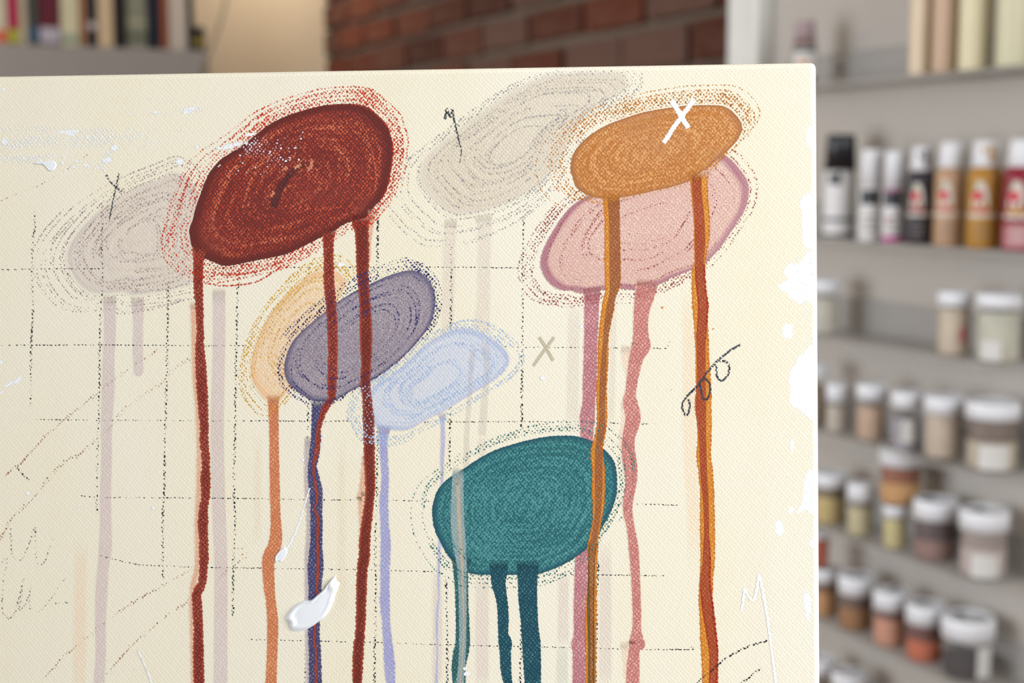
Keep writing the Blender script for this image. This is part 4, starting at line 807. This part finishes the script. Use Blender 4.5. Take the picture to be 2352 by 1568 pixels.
BG = 'paint bottles on the wall ledge'
M_CAP = plain('white_flip_cap', (240, 238, 240), .35, .4, .02)
def bottle_root(key, x, w_px, name, label, cat, group):
    p, dep = on_ledge(key, x, w_px * .5 * 1.6 / FPX); k = dep / FPX; r = w_px * k / 2; p, dep = on_ledge(key, x, r); k = dep / FPX
    return tag(empty(name, p), label, cat, group), p, k, w_px * k / 2, math.atan2(-p.y, -p.x)
M_APPLE = plain('red_logo_print', (214, 48, 66), .5, .3, .02); M_LEAF = plain('green_leaf_print', (92, 140, 70), .5, .3, .02); M_ARCH = plain('cream_logo_print', (222, 214, 200), .5, .3, .02); M_TEXT = plain('grey_print', (150, 140, 132), .6, .2, .02)
def craft_bottle(x, w_px, h_px, col, label, stain=None, stripe=None, low=None):
    root, p, k, r, phi = bottle_root('bottle', x, w_px, 'paint_bottle', label, 'bottle', BG)
    h = h_px * k; hb = h * .76; m = plain('paint_%d_%d_%d' % col, col, .35, .4, .05)
    lathe('bottle_body', [(0, 0), (r * .93, 0), (r, .003), (r, hb * .86), (r * .93, hb * .95), (r * .72, hb), (0, hb)], m, root, 36)
    c = lathe('flip_cap', [(0, h), (r * .66, h), (r * .72, h - .0015), (r * .84, hb - .0005), (r * .8, hb - .001)], M_CAP, root, 32)
    if stain: st = patch('paint_stain', c, r * .80, phi + .35, r * .28, hb + (h - hb) * .15, h - .004, stain, 'rect', r * .02); patch('paint_stain', c, r * .78, phi - .2, r * .25, hb + (h - hb) * .5, hb + (h - hb) * .75, stain, 'disc', r * .02)
    ph = phi - .28
    patch('logo_arch', root, r, ph, r * 1.0, hb * .50, hb * .83, M_ARCH, 'arch'); patch('logo_apple', root, r, ph - .12, r * .62, hb * .58, hb * .71, M_APPLE, 'disc', .0008); patch('logo_leaf', root, r, ph - .32, r * .22, hb * .73, hb * .79, M_LEAF, 'disc', .0009)
    patch('logo_stripe', root, r, ph, r * 1.0, hb * .455, hb * .495, stripe or M_APPLE, 'rect', .0005); patch('label_band', root, r, phi, r * 2.1, hb * .38, hb * .43, M_ARCH)
    if low: patch('label_panel', root, r, phi, r * 2.1, hb * .04, hb * .30, low, 'rect', .0003)
    for q in range(4): patch('print_line', root, r, phi - .1, r * (.9 - .15 * (q % 2)), hb * (.10 + .06 * q), hb * (.115 + .06 * q), M_TEXT if not low else M_ARCH, 'rect', .0005)
craft_bottle(2112, 64, 222, (54, 48, 56), 'black paint bottle with a white cap smeared in black', plain('black_paint_stain', (60, 58, 66), .5, .3))
craft_bottle(2178, 70, 236, (196, 156, 122), 'tan paint bottle between the black and ochre bottles')
craft_bottle(2258, 80, 244, (188, 134, 46), 'ochre yellow paint bottle with stained white cap', plain('ochre_paint_stain', (196, 150, 80), .5, .3))
craft_bottle(2342, 84, 252, (146, 28, 50), 'crimson paint bottle at the right edge of the view', None, plain('yellow_print', (224, 170, 40), .5, .3), plain('pink_label_panel', (196, 132, 136), .5, .3))
M_WPL = plain('white_bottle_plastic', (232, 228, 226), .35, .4, .02); M_BLK = plain('black_bottle_cap', (30, 29, 34), .3, .5, .05); M_MAG = plain('magenta_print', (190, 60, 140), .5, .3, .02)
root, p, k, r, phi = bottle_root('bottle', 1926, 74, 'medium_bottle', 'white bottle with a tall black cap, nearest the canvas', 'bottle', BG)
h = 236 * k; hb = h * .66
lathe('bottle_body', [(0, 0), (r * .94, 0), (r, .003), (r, hb * .93), (r * .9, hb), (0, hb)], M_WPL, root, 36)
lathe('cap', [(0, h), (r * .82, h), (r * .86, h - .002), (r * .98, hb), (0, hb)], M_BLK, root, 36)
patch('label_notch', root, r, phi - .1, r * .3, hb * .78, hb * .97, M_BLK); patch('label_square', root, r, phi - .5, r * .5, hb * .80, hb * .94, plain('dark_grey_print', (96, 92, 98), .5)); patch('label_band', root, r, phi, r * 2.4, hb * .26, hb * .31, M_BLK); patch('foot_band', root, r, phi, r * 2.4, hb * .02, hb * .07, M_BLK)
for x, w_, lab, mag in ((1998, 56, 'white bottle with a black label band, right of the black capped bottle', False), (2050, 52, 'white bottle with magenta base stripe, left of the black paint bottle', True)):
    root, p, k, r, phi = bottle_root('bottle', x, w_, 'label_bottle', lab, 'bottle', BG); h = 208 * k
    lathe('bottle_body', [(0, 0), (r * .94, 0), (r, .003), (r, h * .56), (r * .96, h * .6), (0, h * .6)], M_WPL, root, 32)
    lathe('cap', [(0, h), (r * .82, h), (r * .86, h - .002), (r * .96, h * .605), (0, h * .605)], M_CAP, root, 32)
    patch('label_band', root, r, phi - .1, r * 1.7, h * .40, h * .56, M_BLK)
    for q in range(3): patch('print_line', root, r, phi, r * 1.2, h * (.12 + .07 * q), h * (.14 + .07 * q), M_TEXT, 'rect', .0005)
    if mag: patch('base_stripe', root, r, phi, r * 2.2, h * .01, h * .075, M_MAG); patch('magenta_line', root, r, phi, r * 2.0, h * .562, h * .585, M_MAG); patch('pink_print', root, r, phi - .5, r * .3, h * .2, h * .28, plain('pink_print', (206, 130, 150), .5), 'disc', .0007)
TG = 'tall bottles on the top ledge'
for x, w_, col, lab in ((2114, 54, (232, 210, 180), 'beige tall bottle leftmost of the four on the top ledge'), (2170, 62, (206, 174, 146), 'darker tan tall bottle, second from left on the top ledge'), (2236, 72, (232, 220, 182), 'cream tall bottle, second from right on the top ledge'), (2326, 80, (220, 212, 178), 'pale olive cream tall bottle at the top right corner')):
    root, p, k, r, phi = bottle_root('top', x, w_, 'tall_bottle', lab, 'bottle', TG); m = plain('tall_bottle_%d' % x, col, .4, .4, .05)
    lathe('bottle_body', [(0, 0), (r * .93, 0), (r, .004), (r, .150), (r * .9, .162), (r * .45, .170), (0, .170)], m, root, 36)
    lathe('cap', [(0, .2), (r * .4, .2), (r * .45, .198), (r * .45, .170), (0, .170)], M_CAP, root, 28)
root, p, k, r, phi = bottle_root('top', 1846, 54, 'small_bottle', 'small bottle with dusty pink cap standing alone above the canvas corner', 'bottle', TG)
h = 148 * k; hb = h * .70
lathe('bottle_body', [(0, 0), (r * .93, 0), (r, .003), (r, hb * .93), (r * .8, hb), (0, hb)], plain('brown_grey_bottle', (140, 112, 104), .4), root, 32)
lathe('cap', [(0, h), (r * .8, h), (r * .84, h - .002), (r * .9, hb), (0, hb)], plain('dusty_pink_cap', (176, 152, 154), .45), root, 32)
patch('paper_label', root, r, phi, r * 2.2, hb * .2, hb * .86, M_PAPER); patch('label_print', root, r, phi, r * 2.1, hb * .74, hb * .84, plain('slate_print', (84, 92, 98), .5), 'rect', .0007); patch('label_print', root, r, phi - .1, r * .9, hb * .44, hb * .56, plain('orange_print', (226, 150, 110), .5), 'disc', .0007)

# ------------------------------------------------------------------ book shelf on the far wall
T_BOOK = T_FAR - .25
pz = hit(440, 116, E1, T_BOOK); ZB = pz.z
s0 = hit(478, 120, E1, T_BOOK).dot(E2)
bs = empty('book_shelf', room(s0 - .40, T_FAR - .125, ZB - .10), (0, 0, A25)); tag(bs, 'thick grey white wall shelf carrying a row of books', 'shelf')
M_BSH = plain('grey_white_shelf_paint', (158, 152, 146), .6, .2)
obox('shelf_board', M_BSH, bs, -.40, .40, -.125, .1249, 0, .10, .003)
obox('front_lip', M_BSH, bs, -.40, .40, -.131, -.125, -.06, .1, .002)
def book(x0, x1, col, label, bands=(), hgt=.235, lean=0):
    a = hit(x0, 108, E1, T_BOOK).dot(E2); c = hit(x1, 108, E1, T_BOOK).dot(E2); wd = c - a - .0008; d = .17
    root = empty('book', room((a + c) / 2, T_BOOK + .012, ZB), (0, lean, A25)); tag(root, label, 'book', 'books on the far shelf')   # local x = E2, y = E1
    m = plain('cover_%d_%d_%d' % col, col, .55, .3, .06); bm = bmesh.new()
    box(bm, -wd / 2, wd / 2, 0, .003, 0, hgt); box(bm, -wd / 2, -wd / 2 + .002, 0, d, 0, hgt); box(bm, wd / 2 - .002, wd / 2, 0, d, 0, hgt); bm_obj('cover', bm, m, root)
    obox('pages', M_PAPER, root, -wd / 2 + .002, wd / 2 - .002, .003, d - .004, .003, hgt - .004)
    for z0, z1, bc in bands: obox('spine_band', plain('band_%d_%d_%d' % bc, bc, .55), root, -wd / 2 + .001, wd / 2 - .001, -.0008, .0, z0, z1)
for x0, x1, col, lab, bands in ((-60, -20, (70, 80, 100), 'slate blue book at the left edge of the view', ()), (-20, 20, (208, 198, 172), 'cream book with orange red foot at the left edge', ((.004, .034, (216, 104, 70)),)), (21, 46, (182, 42, 78), 'crimson book with lime green foot', ((.004, .036, (176, 182, 60)),)),
        (47, 66, (196, 178, 152), 'beige book between the crimson and dark green books', ()), (67, 91, (72, 76, 70), 'dark green grey book with blue foot', ((.01, .045, (60, 90, 116)),)), (93, 141, (96, 28, 44), 'maroon book with pale lilac foot', ((.006, .045, (182, 174, 184)),)),
        (142, 186, (214, 204, 170), 'wide cream book right of the maroon one', ((.01, .03, (150, 160, 140)),)), (187, 202, (172, 118, 82), 'thin tan brown book', ()), (203, 226, (40, 42, 50), 'charcoal book with a white band', ((.045, .062, (190, 182, 182)),)),
        (227, 264, (212, 186, 150), 'wide sand coloured book', ()), (266, 294, (28, 24, 22), 'black book between sand and grey green books', ()), (295, 341, (136, 136, 116), 'grey green patterned book', ((.02, .04, (98, 102, 84)), (.06, .075, (160, 158, 130)))), (343, 372, (24, 26, 44), 'dark navy book left of the rust book', ()),
        (373, 390, (150, 84, 54), 'thin rust brown book', ()), (391, 433, (196, 184, 172), 'light grey book near the end of the shelf', ()), (434, 449, (26, 28, 34), 'thin black book at the end of the row', ())):
    book(x0, x1, col, lab, bands)
# small black box with a round yellow sticker
a = hit(452, 108, E1, T_BOOK).dot(E2); c = hit(486, 108, E1, T_BOOK).dot(E2); c = min(c, s0 - .004)
bx = empty('small_box', room((a + c) / 2, T_BOOK + .012, ZB), (0, 0, A25)); tag(bx, 'small black box with a round yellow sticker at the shelf end', 'box')
obox('box_body', plain('black_card', (40, 37, 34), .6), bx, -(c - a) / 2, (c - a) / 2, 0, .05, 0, .062, .002)
st = lathe('sticker', [(0, 0), (.012, 0), (.012, .0006), (0, .0006)], plain('yellow_sticker', (150, 132, 50), .6), bx, 20); st.rotation_euler = (PI / 2, 0, 0); st.location = (-.004, 0, .024)
# wall lamp above the corner, its cord hanging down past the shelf end
pl = hit(660, -300, E1, T_FAR - .3)
lamp = empty('wall_lamp', room(pl.dot(E2), T_FAR, pl.z), (0, 0, A25)); tag(lamp, 'small wall lamp with a pale cone shade above the corner', 'lamp')
M_LMP = plain('white_lamp_metal', (230, 222, 208), .4, .4)
o = lathe('wall_plate', [(0, 0), (.04, 0), (.04, .012), (0, .014)], M_LMP, lamp, 24); o.rotation_euler = (PI / 2, 0, 0); o.location = (0, -.0005, 0)
obox('arm', M_LMP, lamp, -.006, .006, -.32, -.01, -.006, .006, .002)
lathe('shade', [(.02, .05), (.03, .05), (.085, -.06), (.083, -.06), (.028, .048)], M_LMP, lamp, 32).location = (0, -.32, 0)
b = NT('lamp_bulb_glow'); em = b.n('ShaderNodeEmission'); em.inputs[0].default_value = (1, .72, .42, 1); em.inputs[1].default_value = 6
lathe('bulb', [(0, -.03), (.018, -.02), (.022, 0), (.012, .03), (0, .032)], b.out(em.outputs[0]), lamp, 20).location = (0, -.32, 0)
ll = bpy.data.lights.new('bulb_light', 'POINT'); ll.energy = 6.5; ll.color = (1, .88, .7); ll.shadow_soft_size = .03
lo = bpy.data.objects.new('bulb_light', ll); C.objects.link(lo); lo.location = room(pl.dot(E2), T_FAR - .32, pl.z - .045)
cu = bpy.data.curves.new('lamp_cord', 'CURVE'); cu.dimensions = '3D'; cu.bevel_depth = .0042; cu.bevel_resolution = 3
pts = [room(pl.dot(E2) - .006, T_FAR - .0145, pl.z - .03)] + [hit(x, y, E1, T_BOOK - .012) for x, y in ((545, -140), (522, -20), (516, 20), (500, 70), (482, 120), (462, 165), (440, 240), (425, 420), (420, 800))]
pts += [Vector((pts[-1].x, pts[-1].y, z_)) for z_ in (.7, .3, .03)] + [room(pts[-1].dot(E2) - .1, T_BOOK, .006), room(pts[-1].dot(E2) - .3, T_BOOK + .1, .006)]
spn = cu.splines.new('NURBS'); spn.points.add(len(pts) - 1); spn.order_u = 4; spn.use_endpoint_u = True
for q, v in zip(spn.points, pts): q.co = (*v, 1)
co_ = bpy.data.objects.new('lamp_cord', cu); C.objects.link(co_); cu.materials.append(plain('pale_cord_plastic', (150, 140, 116), .5))
me = bpy.data.meshes.new_from_object(co_.evaluated_get(bpy.context.evaluated_depsgraph_get())); bpy.data.objects.remove(co_); co_ = link('lamp_cord', me); tag(co_, 'pale lamp cord hanging past the end of the book shelf', 'cord')

# added pendant, unseen above the frame, put in to brighten the far end
pp = room(-.35, 2.7, 2.2); pend = empty('fill_pendant', pp); tag(pend, 'added unseen white pendant lamp giving warm fill light at the far end', 'lamp')
lathe('fill_pendant_shade', [(.03, .10), (.045, .10), (.17, -.05), (.168, -.05), (.043, .097)], M_LMP, pend, 40)
lathe('fill_pendant_cord', [(0, .10), (.004, .10), (.004, H_CEIL - 2.2), (0, H_CEIL - 2.2)], M_LMP, pend, 10)
lathe('fill_pendant_bulb', [(0, -.03), (.03, -.015), (.033, .01), (.015, .06), (0, .065)], bpy.data.materials['lamp_bulb_glow'], pend, 20)
ll = bpy.data.lights.new('fill_pendant_light', 'POINT'); ll.energy = 14; ll.color = (1, .86, .68); ll.shadow_soft_size = .06
lo = bpy.data.objects.new('fill_pendant_light', ll); C.objects.link(lo); lo.location = pp - Z * .08
